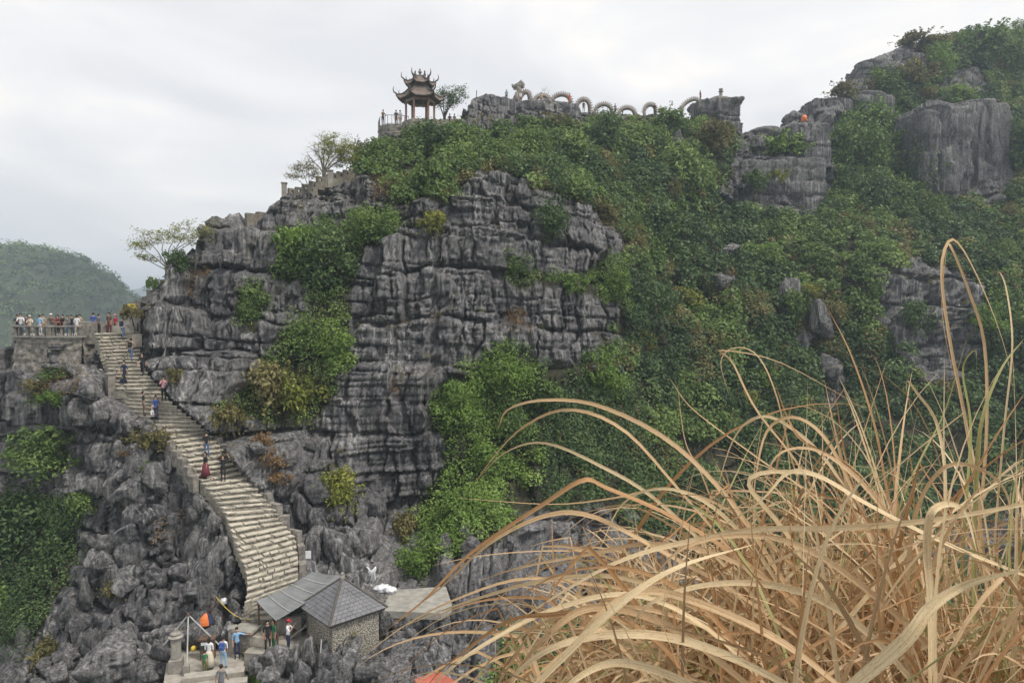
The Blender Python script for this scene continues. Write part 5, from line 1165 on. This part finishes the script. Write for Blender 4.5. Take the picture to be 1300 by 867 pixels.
POSE = {
 'stand': dict(la=_dn, ra=_dr, ll=((-0.02, -0.01, -0.40), (0, 0.02, -0.39)), rl=((0.02, -0.02, -0.40), (0, 0.02, -0.39))),
 'walk': dict(lean=0.04, la=((-0.04, -0.10, -0.27), (0.0, -0.14, -0.20)), ra=((0.05, 0.10, -0.27), (0.0, 0.0, -0.25)), ll=((0, 0.10, -0.38), (0, 0.14, -0.36)), rl=((0, -0.16, -0.37), (0, 0.02, -0.39))),
 'climb': dict(lean=0.10, la=((-0.04, -0.12, -0.26), (0.02, -0.18, -0.14)), ra=((0.05, 0.06, -0.28), (0.0, -0.08, -0.24)), ll=((0, 0.05, -0.40), (0, 0.06, -0.38)), rl=((0.01, -0.30, -0.26), (0, 0.06, -0.33))),
 'rail': dict(lean=0.09, la=((-0.06, -0.12, -0.25), (0.05, -0.22, 0.02)), ra=((0.06, -0.12, -0.25), (-0.05, -0.22, 0.02)), ll=_ls, rl=((0.02, -0.05, -0.40), (0, 0.05, -0.39))),
 'point': dict(la=((-0.04, 0.0, -0.29), (0.02, -0.12, -0.22)), ra=((0.25, -0.10, -0.06), (0.24, -0.06, 0.0)), ll=_ls, rl=((0.03, -0.02, -0.40), (0, 0.02, -0.39))),
 'photo': dict(la=((-0.08, -0.18, -0.20), (0.08, -0.12, 0.20)), ra=((0.08, -0.18, -0.20), (-0.08, -0.12, 0.20)), ll=_ls, rl=((0.02, -0.03, -0.40), (0, 0.04, -0.39))),
 'arms_up': dict(la=((-0.22, -0.02, 0.14), (0.08, -0.04, 0.22)), ra=((0.22, -0.02, 0.14), (-0.08, -0.04, 0.22)), ll=_ls, rl=((0.02, -0.06, -0.40), (0, 0.05, -0.39))),
 'sit': dict(hip=0.16, lean=0.08, la=((-0.05, -0.14, -0.25), (0.05, -0.20, 0.05)), ra=((0.05, -0.14, -0.25), (-0.05, -0.20, 0.05)), ll=((-0.05, -0.36, 0.16), (0, -0.05, -0.36)), rl=((0.05, -0.36, 0.14), (0, -0.08, -0.34))),
}
BODY = {k: body_mesh(v) for k, v in POSE.items()}
def hair_mesh(long=False):
    v, f = ico(2); v = v.copy(); v *= np.array((0.098, 0.115, 0.115)); m = v[:, 1] < -0.035; v[m, 1] *= 0.62; v[m & (v[:, 2] < 0.03), 1] *= 0.3
    lo = v[:, 2] < -0.02
    v[lo, 2] *= 2.6 if long else 0.9
    return mesh_np('hair', v, f, M_HAIR, True)
HAIR = {False: hair_mesh(False), True: hair_mesh(True)}
CAPM = MB().lathe([(0.105, 0.02), (0.112, 0.05), (0.10, 0.10), (0.055, 0.135), (0.01, 0.14)], n=10).box((0, -0.14, 0.03), (0.15, 0.12, 0.015)).mesh('cap', M_HAIR, True)
PACK = MB().box((0, 0, 0), (0.30, 0.17, 0.42)).box((0, 0.10, -0.06), (0.22, 0.07, 0.22)); PACK = PACK.mesh('backpack', M_HAIR, False, 0.035)
SKIRTM = MB().lathe([(0.14, 0.10), (0.19, -0.06), (0.24, -0.35), (0.30, -0.72)], n=14).mesh('skirt', M_HAIR, True)
def person(at, pose, face, top, bot, label, h=1.68, shoes='black', long=False, cap=None, pack=None, skirt=None, lift=0.0):
    me, hd, ch = BODY[pose]; s = h / 1.74
    root = put('person', None, None, (at[0], at[1], at[2] + lift), label=label, cat='person', rot=(0, 0, R(face)), scale=s)
    b = put('body', me, root)
    for i, mt in enumerate((M_SKIN, CL[top], CL[bot], CL[shoes])): b.material_slots[i].link = 'OBJECT'; b.material_slots[i].material = mt
    put('hair', HAIR[long], root, hd + np.array((0, 0.02, 0.012)))
    if cap: o = put('cap', CAPM, root, hd + np.array((0, -0.005, 0.015))); o.material_slots[0].link = 'OBJECT'; o.material_slots[0].material = CL[cap]
    if pack: o = put('backpack', PACK, root, ch + np.array((0, 0.19, -0.02))); o.material_slots[0].link = 'OBJECT'; o.material_slots[0].material = CL[pack]
    if skirt: o = put('skirt', SKIRTM, root, (0, 0, 0.92)); o.material_slots[0].link = 'OBJECT'; o.material_slots[0].material = CL[skirt]
    return root
FOOT_L = 0.0
def on_stairs(u, v):
    """step under pixel (u, v): find the height whose step line passes through it"""
    best = None
    for k in range(NST):
        z = Z_TOP - k * RISE; (l0, r0), (l1, r1) = stair_at(z), stair_at(max(z - RISE, Z_BOT)); a = (l0 + l1) / 2; b = (r0 + r1) / 2
        for s in np.linspace(0.02, 0.98, 25):
            q = a + (b - a) * s; q[2] = z; pu, pv = proj(q); e_ = (pu - u) ** 2 + (pv - v) ** 2
            if best is None or e_ < best[0]: best = (e_, q)
    return best[1]
# facing: 0 = towards the camera, 180 = away (uphill)
for u, v, pose, face, top, bot, kw, lab in [
 (156,431,'climb',170,'white','jeans',dict(pack='navy'),'person in a white top with a dark backpack near the top of the stairs'),
 (166,460,'climb',185,'tan','jeans',dict(pack='black'),'person in blue jeans with a black backpack climbing the upper stairs'),
 (181,479,'walk',10,'black','black',dict(),'person in black on the right edge of the upper stairs'),
 (159,488,'walk',340,'navy','black',dict(),'person in a dark blue jacket walking down the upper stairs'),
 (155,507,'climb',175,'navy','jeans',dict(cap='navy'),'person in navy and jeans below the dark blue jacket walker'),
 (208,508,'photo',40,'pink','black',dict(long=True),'person in a pink checked top at the right stair edge'),
 (181,527,'stand',120,'black','brown',dict(),'person in black standing by the left stair wall'),
 (198,535,'walk',20,'blue','navy',dict(),'person in a blue jacket stepping down past the sitter'),
 (190,536,'sit',60,'white','black',dict(cap='cream'),'person sitting on the steps in a white top and pale hat'),
 (262,581,'stand',200,'black','jeans',dict(),'person in a black top and jeans on the middle stairs'),
 (261,610,'stand',320,'black','maroon',dict(skirt='maroon',long=True),'person in black and a dark red skirt by the left stair post'),
 (284,611,'arms_up',10,'black','black',dict(long=True),'person in a short black dress raising both arms on the stairs'),
]:
    person(on_stairs(u, v), pose, face, top, bot, lab, lift=0.0, **kw)
def at_px(u, v, d, z=None): p = P(u, v, d); return np.array((p[0], p[1], p[2] if z is None else z))
for u, d, pose, face, top, bot, kw, lab in [
 (23,54.2,'rail',0,'black','black',dict(long=True),'person in black at the far left end of the platform rail'),
 (27,54.0,'rail',20,'white','jeans',dict(long=True),'person in white leaning on the rail at the platform left end'),
 (35,54.4,'stand',350,'maroon','tan',dict(long=True),'person in a dark red top third along the platform rail'),
 (39,53.7,'rail',0,'cream','tan',dict(cap='cream'),'person in a cream hat behind the rail, left of the light blue shirt'),
 (51,53.7,'stand',180,'sky','white',dict(),'person in a light blue shirt and white trousers on the platform'),
 (55,54.8,'stand',30,'tan','brown',dict(),'person in tan beside the light blue shirt on the platform'),
 (66,53.6,'rail',0,'brown','grey',dict(cap='white'),'person in brown with a white hat at the platform centre'),
 (71,54.0,'stand',330,'tan','brown',dict(long=True),'person in tan right of the white hat on the platform'),
 (75,53.7,'rail',10,'maroon','black',dict(long=True),'person in dark red leaning at the platform centre'),
 (80,54.4,'stand',0,'black','brown',dict(),'person in black between the centre group and the metal rail'),
 (87,53.7,'rail',0,'grey','jeans',dict(long=True),'person in grey and jeans behind the metal rail'),
 (91,54.2,'rail',20,'black','jeans',dict(),'person in black and jeans behind the metal rail'),
 (98,53.9,'stand',180,'white','cream',dict(),'tall person in white shirt and pale trousers on the platform'),
 (102,54.9,'stand',10,'tan','brown',dict(),'person in tan half hidden right of the tall white shirt'),
 (119,55.0,'stand',200,'blue','black',dict(),'person in a blue top on the landing next to the corner pier'),
 (126,54.8,'stand',170,'grey','black',dict(),'bare-legged person in grey and black shorts on the landing'),
 (139,56.0,'stand',0,'brown','maroon',dict(long=True),'person in brown at the back of the landing'),
 (147,55.5,'stand',340,'red','black',dict(cap='pink'),'person in a bright red top with pink cap on the landing'),
]:
    person(at_px(u, 425, d, ZP if u < 110 else -1.62), pose, face + random.uniform(-18, 18), top, bot, lab, h=random.uniform(1.5, 1.72), **kw)
for u, v, z, pose, face, top, bot, kw, lab in [
 (301,835,-18.75,'point',20,'sky','navy',dict(),'person in light blue pointing with an outstretched arm on the lower terrace'),
 (266,849,-18.75,'stand',180,'white','cream',dict(skirt='cream',long=True),'person in a white top and long cream skirt at the notice cabinet'),
 (260,854,-18.75,'stand',185,'green','olive',dict(h=1.2),'child in green beside the long cream skirt'),
 (284,847,-18.75,'stand',180,'white','sky',dict(pack='blue'),'person in white and pale blue with a blue backpack on the lower terrace'),
 (281,887,-18.75,'walk',180,'grey','grey',dict(),'person in a grey vest at the bottom edge of the lower terrace'),
 (340,826,ZT,'stand',30,'black','black',dict(),'person in black in the shade under the lean-to'),
 (348,825,ZT,'stand',320,'green','green',dict(long=True),'person in green under the front of the lean-to'),
 (366,826,ZT,'photo',90,'white','navy',dict(cap='red'),'person in white with a red cap beside the hut'),
]:
    person(onz(u, v, z), pose, face, top, bot, lab, **kw)
for u, v, d, pose, face, top, bot, kw, lab in [
 (486,159.5,78.2,'rail',40,'brown','black',dict(),'person at the left end of the lookout railing'),
 (503,159.5,78.5,'stand',10,'black','black',dict(),'person in black on the lookout next to the pavilion'),
 (508,159.5,79.5,'stand',200,'white','tan',dict(),'person in white behind the black figure on the lookout'),
 (571,163,83.6,'stand',0,'black','brown',dict(),'person behind the low wall right of the pavilion tree'),
 (577,163,84.2,'stand',30,'brown','black',dict(),'second person behind the low summit wall, nearer the crag'),
 (643,128.5,106.6,'stand',160,'teal','black',dict(),'person in a turquoise top left of the dragon head'),
 (661,131,106.5,'stand',20,'white','black',dict(long=True),'person in white leaning against the dragon neck'),
 (687,133,106.4,'stand',0,'tan','black',dict(h=1.75),'person in black shorts standing in the second dragon arch'),
 (723,133,106.8,'walk',300,'orange','orange',dict(),'person in orange at the right foot of the third dragon arch'),
 (741,143,108,'stand',0,'black','grey',dict(),'person inside the fourth dragon arch'),
 (781,146,109,'stand',20,'grey','black',dict(),'person between the fifth and sixth dragon arches'),
 (831,146,109.6,'stand',0,'black','black',dict(),'person at the right foot of the seventh dragon arch'),
 (889,129,111.3,'stand',40,'brown','black',dict(),'person at the end of the dragon tail by the rock tower'),
]:
    person(P(u, v, d), pose, face, top, bot, lab, **{'h': 1.68, **kw})

# ------------------------------------------------------------------ far hill, valley, haze
M_FAR = plain('far_forest_floor', (0.045, 0.06, 0.03), 0.3, 0.05, 0.95, 0)
M_VAL = plain('valley_ground', (0.10, 0.12, 0.07), 0.4, 0.01, 0.95, 0)
g = 6000; put('valley_ground', mesh_np('valley_ground', [(-g, -g, -95), (g, -g, -95), (g, g, -95), (-g, g, -95)], [(0, 1, 2, 3)], M_VAL), kind='structure')
HP = [(-140,292),(-60,302),(0,311),(40,315),(70,322),(100,334),(125,347),(145,358),(160,370),(170,384),(175,398),(180,430),(186,480)]
def far_hill(name, prof, d, depth, base, nx, ny, seed, bump):
    w = np.array([P(u, v, d) for u, v in prof]); x = np.linspace(w[0, 0] - 40, w[-1, 0] + 12, nx); zt = np.interp(x, w[:, 0], w[:, 2]); zt = np.where(x > w[-1, 0], np.maximum(base, zt - (x - w[-1, 0]) * 8), zt)
    s = np.linspace(-1, 1, ny); Xh, S = np.meshgrid(x, s, indexing='ij'); ZT_ = zt[:, None] * np.ones((1, ny))
    prof_y = 1 - np.abs(S) ** 1.7; Zh = base + (ZT_ - base) * prof_y; Yh = d + S * depth + (fbm(Xh * 0.02, S * 2, seed) - 0.5) * 40
    Zh = Zh + (fbm(Xh * 0.03, Yh * 0.03, seed + 1) - 0.5) * 12 * prof_y * (np.abs(S) > 0.1) + (vn(Xh * bump, Yh * bump, seed + 2) - 0.5) * 5 + (vn(Xh * bump * 2.2, Yh * bump * 2.2, seed + 3) - 0.5) * 2.5
    v = np.stack([Xh, Yh, Zh], -1); i = np.arange(nx * ny).reshape(nx, ny); f = np.stack([i[:-1, :-1], i[1:, :-1], i[1:, 1:], i[:-1, 1:]], -1).reshape(-1, 4)
    put(name, mesh_np(name, v.reshape(-1, 3), f, M_FAR), kind='structure'); return v
hv = far_hill('far_hill', HP, 430, 120, -96, 170, 150, 3, 0.16)
r = np.random.default_rng(77); sub = hv[:, :95].reshape(-1, 3); k = r.integers(0, len(sub), 5200); cc = sub[k] + r.normal(0, 0.8, (5200, 3)); nlf = 14
rad = r.uniform(1.2, 3.4, 5200); tone = (fbm(cc[:, 0] * 0.03, cc[:, 2] * 0.03, 8) - 0.5) * 1.5 + r.normal(0, 0.12, 5200); kk = np.repeat(np.arange(5200), nlf); q = unit(r.normal(size=(len(kk), 3))); q[:, 2] = np.abs(q[:, 2])
v, f, tt = leaf_arrays(cc[kk] + q * rad[kk, None], unit(q + np.array([0, -0.2, 0.4]) + r.normal(0, .3, q.shape)), r.uniform(0.8, 1.7, len(kk)), np.clip(0.5 + tone[kk] + r.normal(0, 0.12, len(kk)), 0, 1), r, 0.8)
put('far_forest', mesh_np('far_forest', v, f, L_DARK, False, {'tint': tt}), kind='stuff', label='hazy forest covering the distant rounded hill', cat='forest')
far_hill('distant_ridge', [(60,380),(120,372),(165,368),(185,364),(205,368),(230,374),(300,384)], 1900, 200, -96, 60, 30, 13, 0.02)
hz, nt, n, l, b = new_mat('haze_air'); n.remove(b); pv = n.new('ShaderNodeVolumePrincipled'); pv.inputs['Color'].default_value = (0.72, 0.86, 1.0, 1); pv.inputs['Density'].default_value = 0.0007; pv.inputs['Anisotropy'].default_value = 0.2
l.new(pv.outputs[0], n['Material Output'].inputs['Volume'])
MB().box((0, 0, 2), (12600, 12600, 200)).build('haze', hz, None, kind='stuff')

# ------------------------------------------------------------------ dry grass on the near ledge
def blade_mat(name, dark, mid, lite):
    m, nt, n, l, b = new_mat(name); uv = n.new('ShaderNodeAttribute'); uv.attribute_name = 'along'; ac = n.new('ShaderNodeAttribute'); ac.attribute_name = 'across'
    cb = n.new('ShaderNodeCombineXYZ'); l.new(uv.outputs['Fac'], cb.inputs[0]); l.new(ac.outputs['Fac'], cb.inputs[1]); oi = n.new('ShaderNodeObjectInfo'); l.new(oi.outputs['Random'], cb.inputs[2])
    mp = n.new('ShaderNodeMapping'); mp.inputs['Scale'].default_value = (2.2, 7.0, 30.0); l.new(cb.outputs[0], mp.inputs[0])
    no = n.new('ShaderNodeTexNoise'); no.inputs['Scale'].default_value = 1.6; no.inputs['Detail'].default_value = 4; l.new(mp.outputs[0], no.inputs['Vector'])
    r = ramp(n, l, no.outputs['Fac'], ((0.3, dark), (0.5, mid), (0.7, lite)))
    sp_ = n.new('ShaderNodeTexNoise'); sp_.inputs['Scale'].default_value = 9.0; sp_.inputs['Detail'].default_value = 3; mp2 = n.new('ShaderNodeMapping'); mp2.inputs['Scale'].default_value = (9.0, 1.3, 30.0); l.new(cb.outputs[0], mp2.inputs[0]); l.new(mp2.outputs[0], sp_.inputs['Vector'])
    sr = ramp(n, l, sp_.outputs['Fac'], ((0.30, (0.55, 0.45, 0.36)), (0.42, (1, 1, 1)))).outputs[0]; cm = mixc(n, l, 1.0, r.outputs[0], sr, 'MULTIPLY')
    r = type('o', (), {'outputs': [cm]})
    l.new(r.outputs[0], b.inputs['Base Color']); b.inputs['Roughness'].default_value = 0.62; b.inputs['Specular IOR Level'].default_value = 0.3
    tr = n.new('ShaderNodeBsdfTranslucent'); l.new(r.outputs[0], tr.inputs['Color']); mx = n.new('ShaderNodeMixShader'); mx.inputs[0].default_value = 0.25
    l.new(b.outputs[0], mx.inputs[1]); l.new(tr.outputs[0], mx.inputs[2]); l.new(mx.outputs[0], n['Material Output'].inputs['Surface']); return m
BL = [blade_mat('straw', (0.44, 0.29, 0.15), (0.61, 0.425, 0.24), (0.73, 0.555, 0.355)), blade_mat('pale_straw', (0.56, 0.41, 0.22), (0.72, 0.565, 0.345), (0.80, 0.675, 0.455)),
      blade_mat('rusty_straw', (0.31, 0.16, 0.07), (0.46, 0.265, 0.125), (0.57, 0.37, 0.20)), blade_mat('greenish_straw', (0.22, 0.22, 0.07), (0.36, 0.35, 0.14), (0.50, 0.45, 0.24)), blade_mat('brown_straw', (0.22, 0.14, 0.075), (0.35, 0.24, 0.135), (0.48, 0.35, 0.20))]
def catmull(pts, n):
    pts = np.array(pts, float); p = np.vstack([2 * pts[0] - pts[1], pts, 2 * pts[-1] - pts[-2]]); out = []; m = len(pts) - 1
    for s in np.linspace(0, m, n):
        i = min(int(s), m - 1); t_ = s - i; a, b, c, d = p[i:i + 4]
        out.append(0.5 * ((2 * b) + (c - a) * t_ + (2 * a - 5 * b + 4 * c - d) * t_ ** 2 + (3 * b - a - 3 * c + d) * t_ ** 3))
    return np.array(out)
def ribbon(c, width, twist0, twist1, fold=0.25, face=None):
    """folded leaf blade along centre line c"""
    n = len(c); s = np.linspace(0, 1, n); t_ = unit(np.gradient(c, axis=0)); ref = np.array((0.15, -1.0, 0.25)) if face is None else np.array(face)
    side = unit(np.cross(t_, ref)); nor = unit(np.cross(side, t_)); tw = twist0 + (twist1 - twist0) * s ** 1.4 + 0.35 * np.sin(s * 5 + twist0 * 7)
    sd = side * np.cos(tw)[:, None] + nor * np.sin(tw)[:, None]; nn = np.cross(sd, t_)
    w = width * np.minimum(1, 0.55 + 2.2 * s) * np.clip((1 - s) / 0.55, 0, 1) ** 0.75 + 0.0006
    L = c + sd * (w / 2)[:, None] + nn * (w * fold / 2)[:, None]; Rr = c - sd * (w / 2)[:, None] + nn * (w * fold / 2)[:, None]
    v = np.stack([L, c, Rr], 1).reshape(-1, 3); f = []
    for i in range(n - 1): a = i * 3; f += [(a, a + 1, a + 4, a + 3), (a + 1, a + 2, a + 5, a + 4)]
    return v, np.array(f), np.repeat(s, 3), np.tile([0, 0.5, 1.0], n)
TUFT = put('dry_grass_tuft', None, None, (0.75, 1.9, -1.45), label='large tuft of tall dry straw-coloured grass arching left in the foreground', cat='grass tuft')
T0 = np.array((0.75, 1.9, -1.45))
# blades measured one by one: pixel path from root to tip, distance at root and tip, width in metres, colour
TR = [
 ([(1120,900),(1010,760),(930,640),(850,560),(760,515),(690,508),(645,520),(632,545)],1.75,2.0,.016,0),
 ([(1060,880),(960,740),(860,620),(790,545),(720,520),(660,545),(615,595),(598,625)],1.85,2.1,.013,0),
 ([(1080,900),(960,760),(840,640),(760,590),(690,562),(640,575),(605,610)],1.8,2.0,.012,1),
 ([(1150,900),(980,740),(860,660),(770,620),(740,610),(690,640),(600,700),(540,760),(490,800)],1.55,1.75,.018,2),
 ([(1130,900),(960,770),(840,700),(750,655),(690,655),(620,690),(560,745),(500,790)],1.6,1.75,.016,0),
 ([(1100,900),(930,790),(800,735),(700,735),(620,755),(560,775),(480,808)],1.65,1.8,.014,1),
 ([(1100,900),(960,800),(830,755),(740,740),(660,735),(580,760),(520,790),(470,825)],1.7,1.9,.011,0),
 ([(1000,900),(900,800),(800,755),(700,775),(620,815),(570,850),(540,880)],1.4,1.6,.017,1),
 ([(1000,910),(860,800),(760,770),(700,800),(650,860),(630,900)],1.3,1.45,.020,0),
 ([(1300,640),(1180,660),(1060,670),(960,672),(860,690),(780,715),(700,760),(640,800)],1.35,1.6,.016,1),
 ([(1060,900),(920,830),(820,805),(720,815),(660,850),(640,890)],1.2,1.35,.020,1),
 ([(1100,900),(1000,820),(900,770),(820,750),(760,780),(720,840),(700,900)],1.25,1.3,.018,0),
 ([(1150,900),(1080,720),(1020,600),(960,520),(930,460),(915,445),(990,460),(1100,520)],2.0,2.2,.008,0),
 ([(1260,900),(1250,720),(1230,560),(1205,430),(1195,340),(1210,304),(1240,350),(1275,440),(1290,520)],1.9,2.0,.012,0),
 ([(1230,900),(1240,700),(1252,560),(1250,440),(1230,370),(1205,310),(1200,330),(1196,400),(1215,500)],1.95,2.1,.010,0),
 ([(1255,900),(1262,700),(1275,540),(1285,440),(1278,370),(1268,345),(1264,365)],1.9,2.0,.007,1),
 ([(1200,900),(1170,760),(1130,640),(1110,540),(1080,450),(1050,390)],1.9,2.1,.013,2),
 ([(1160,900),(1120,760),(1040,640),(960,580),(880,520),(850,480)],2.0,2.2,.009,0),
 ([(1180,900),(1130,740),(1060,600),(1000,540),(960,530),(930,560),(905,640)],1.9,2.0,.012,1),
 ([(1200,900),(1140,760),(1090,640),(1050,560),(1010,530),(975,545),(960,600),(955,660)],1.8,1.9,.014,0),
 ([(1230,900),(1180,760),(1130,660),(1080,600),(1030,570),(985,580),(965,640)],1.7,1.8,.015,0),
 ([(1260,900),(1200,780),(1150,690),(1085,600),(1020,560),(1000,530),(985,490)],1.8,1.95,.012,2),
 ([(1120,920),(1060,740),(1010,600),(985,500),(960,450),(930,442),(915,460),(925,500)],2.1,2.2,.006,0),
 ([(1300,500),(1260,560),(1200,660),(1150,760),(1110,880)][::-1],1.5,1.6,.013,2),
 ([(1240,900),(1236,760),(1238,640),(1245,540),(1270,470),(1300,430)],1.6,1.7,.013,3),
 ([(1205,900),(1218,760),(1226,640),(1232,540),(1222,470),(1238,445),(1240,480)],1.7,1.8,.009,3),
 ([(1150,900),(1190,740),(1200,620),(1190,540),(1165,500),(1150,485),(1160,540)],1.7,1.8,.010,1),
 ([(1020,920),(1140,820),(1180,770),(1230,740),(1310,720)],0.95,0.85,.024,1),
 ([(1180,900),(1180,760),(1176,700),(1180,655),(1200,640),(1225,650),(1240,700)],1.25,1.25,.020,1),
 ([(1300,760),(1240,800),(1170,850),(1100,900)][::-1],1.0,.95,.013,3),
 ([(1080,900),(1060,780),(1000,680),(950,610),(1020,600),(1090,630),(1180,700)],1.6,1.5,.014,1),
 ([(1300,730),(1200,690),(1100,640),(1040,605),(1000,600),(960,640),(880,690)],1.45,1.5,.016,1),
 ([(1060,900),(1010,780),(960,700),(900,640),(840,620),(790,640),(760,700)],1.7,1.8,.013,1),
 ([(980,900),(960,780),(920,680),(890,600),(870,560),(860,490)],1.9,2.1,.006,0),
 ([(1090,900),(1040,800),(980,740),(900,700),(820,690),(740,705),(660,720),(600,740)],1.5,1.7,.014,0),
 ([(1020,900),(940,820),(850,780),(770,770),(690,790),(620,840),(590,890)],1.5,1.65,.013,0),
 ([(1130,900),(1080,800),(1010,720),(930,650),(850,620),(780,632),(700,640),(580,632)],1.8,2.0,.009,0),
 ([(900,900),(840,820),(770,780),(700,780),(640,790),(560,850),(530,890)],1.35,1.5,.015,2),
 ([(960,920),(860,860),(780,840),(720,870),(700,910)],1.1,1.15,.020,1),
 ([(1290,900),(1280,760),(1285,640),(1300,560)],1.4,1.5,.012,3),
 ([(1160,920),(1150,780),(1160,660),(1190,600),(1230,590),(1275,620),(1290,690)],1.45,1.4,.013,0),
 ([(1100,920),(1110,780),(1140,650),(1170,580),(1200,520),(1230,420)],1.9,2.0,.008,3),
 ([(860,900),(830,840),(780,810),(730,800),(640,800),(600,820),(560,867)],1.6,1.7,.011,0),
 ([(1200,920),(1120,820),(1040,760),(960,740),(880,745),(820,770),(790,820)],1.3,1.35,.017,1),
 ([(1250,910),(1180,820),(1090,740),(1010,690),(930,680),(860,700),(820,750)],1.4,1.45,.016,0),
 ([(700,650),(702,700),(705,770)][::-1],1.75,1.75,.005,2),
 ([(640,910),(760,790),(850,725),(960,690)],1.2,1.3,.016,1),
]
blades = []
for path, d0, d1, w, c in TR:
    m = len(path); pts = [P(u, v, d0 + (d1 - d0) * (i / (m - 1)) + 0.03 * math.sin(i * 1.7 + w * 900)) for i, (u, v) in enumerate(path)]
    blades.append((ribbon(catmull(pts, 30), w * 0.76, random.uniform(-0.5, 0.5), random.uniform(-0.9, 0.9), 0.3), c))
rb = np.random.default_rng(12)
def sim(root, az, el, L, curl, n=20, kink=None):
    p = np.array(root, float); out = [p.copy()]; d = np.array((math.cos(az) * math.cos(el), math.sin(az) * math.cos(el), math.sin(el))); ds = L / n; wob = rb.normal(0, 0.35)
    for i in range(n):
        s = i / n; d = d + np.array((wob * 0.05 * math.cos(s * 4), 0.0, -curl * ds * (0.25 + 2.1 * s ** 1.3)))
        if kink and i == kink[0]: d = d + np.array((kink[1], rb.normal(0, .3), -kink[2]))
        d = unit(d); p = p + d * ds; out.append(p.copy())
    return np.array(out)
for k in range(1700):
    q = rb.random() ** 1.3
    x = rb.uniform(0.15, 1.45); y = rb.uniform(1.15, 2.5); z = rb.uniform(-1.75, -1.25)
    az = math.pi + rb.normal(-0.1, 0.6) if q < 0.62 else rb.uniform(0, 2 * math.pi); el = R(rb.uniform(48, 84)) if q < 0.75 else R(rb.uniform(70, 89))
    L = rb.uniform(0.75, 1.5) * 0.9 if q < 0.55 else rb.uniform(0.9, 1.75); kink = (int(rb.integers(8, 17)), rb.normal(-0.3, 0.6), rb.uniform(0.6, 1.8)) if rb.random() < 0.35 else None
    c = sim((x, y, z), az, el, L, rb.uniform(0.5, 2.3) if q < 0.55 else rb.uniform(0.2, 1.3), 20, kink)
    if c[:, 1].min() < 0.75: continue
    pu, pv = proj(c); hi = pv.min()
    lim = np.interp(pu[np.argmin(pv)], [450, 600, 750, 900, 1000, 1150, 1300], [860, 760, 660, 570, 480, 440, 420])
    if hi < lim or (pu.min() < 620 and rb.random() < 0.75): continue
    col = rb.choice(5, p=(0.33, 0.27, 0.24, 0.04, 0.12))
    blades.append((ribbon(c, rb.uniform(0.0055, 0.014), rb.uniform(-0.8, 0.8), rb.uniform(-1.6, 1.6), 0.3), int(col)))
# short broken litter filling the base of the tuft
for k in range(1300):
    x = rb.uniform(0.0, 1.5); y = rb.uniform(1.2, 2.3); z = rb.uniform(-1.35, -0.85) - (0.25 if x < 0.4 else 0)
    c = sim((x, y, z), rb.uniform(0, 6.28), R(rb.uniform(5, 85)), rb.uniform(0.3, 1.0), rb.uniform(0.3, 2.2), 12, None)
    pu, pv = proj(c)
    lim = np.interp(pu[np.argmin(pv)], [450, 600, 750, 900, 1050, 1300], [900, 850, 740, 650, 590, 560])
    if pv.min() < lim: continue
    blades.append((ribbon(c, rb.uniform(0.004, 0.010), rb.uniform(-1, 1), rb.uniform(-2, 2), 0.3), int(rb.choice(5, p=(0.3, 0.2, 0.25, 0.05, 0.2)))))
def bsize(b):
    pu, pv = proj(b[0][0]); return (pu.max() - pu.min()) * (pv.max() - pv.min()) * (1 if pv.min() < 860 else 0.01)
order = sorted(range(len(blades)), key=lambda i: (i >= len(TR), -bsize(blades[i])))
for i in order[:300]:
    (v, f, al, ac), c = blades[i]; put('blade', mesh_np('blade', v - T0, f, BL[c], True, {'along': al, 'across': ac}), TUFT)
for c in range(5):
    sel = [blades[i] for i in order[300:] if blades[i][1] == c]
    if not sel: continue
    vs, fs, as_, cs, o = [], [], [], [], 0
    for (v, f, al, ac), _ in sel: vs.append(v - T0); fs.append(f + o); as_.append(al + o * 0.37); cs.append(ac); o += len(v)
    ob = put('blade_litter', mesh_np('blade_litter', np.concatenate(vs), np.concatenate(fs), BL[c], True, {'along': np.concatenate(as_), 'across': np.concatenate(cs)}), TUFT); ob['kind'] = 'stuff'
# the ledge the grass grows on, below the frame
gx, gy = np.meshgrid(np.linspace(-3, 5, 60), np.linspace(-3, 4.5, 60), indexing='ij')
gz = -1.62 - 0.35 * np.maximum(0, gy - 2.2) ** 1.6 - 0.25 * np.maximum(0, 0.2 - gx) + (fbm(gx * 1.2, gy * 1.2, 7) - 0.5) * 0.35
i = np.arange(3600).reshape(60, 60); f = np.stack([i[:-1, :-1], i[1:, :-1], i[1:, 1:], i[:-1, 1:]], -1).reshape(-1, 4)
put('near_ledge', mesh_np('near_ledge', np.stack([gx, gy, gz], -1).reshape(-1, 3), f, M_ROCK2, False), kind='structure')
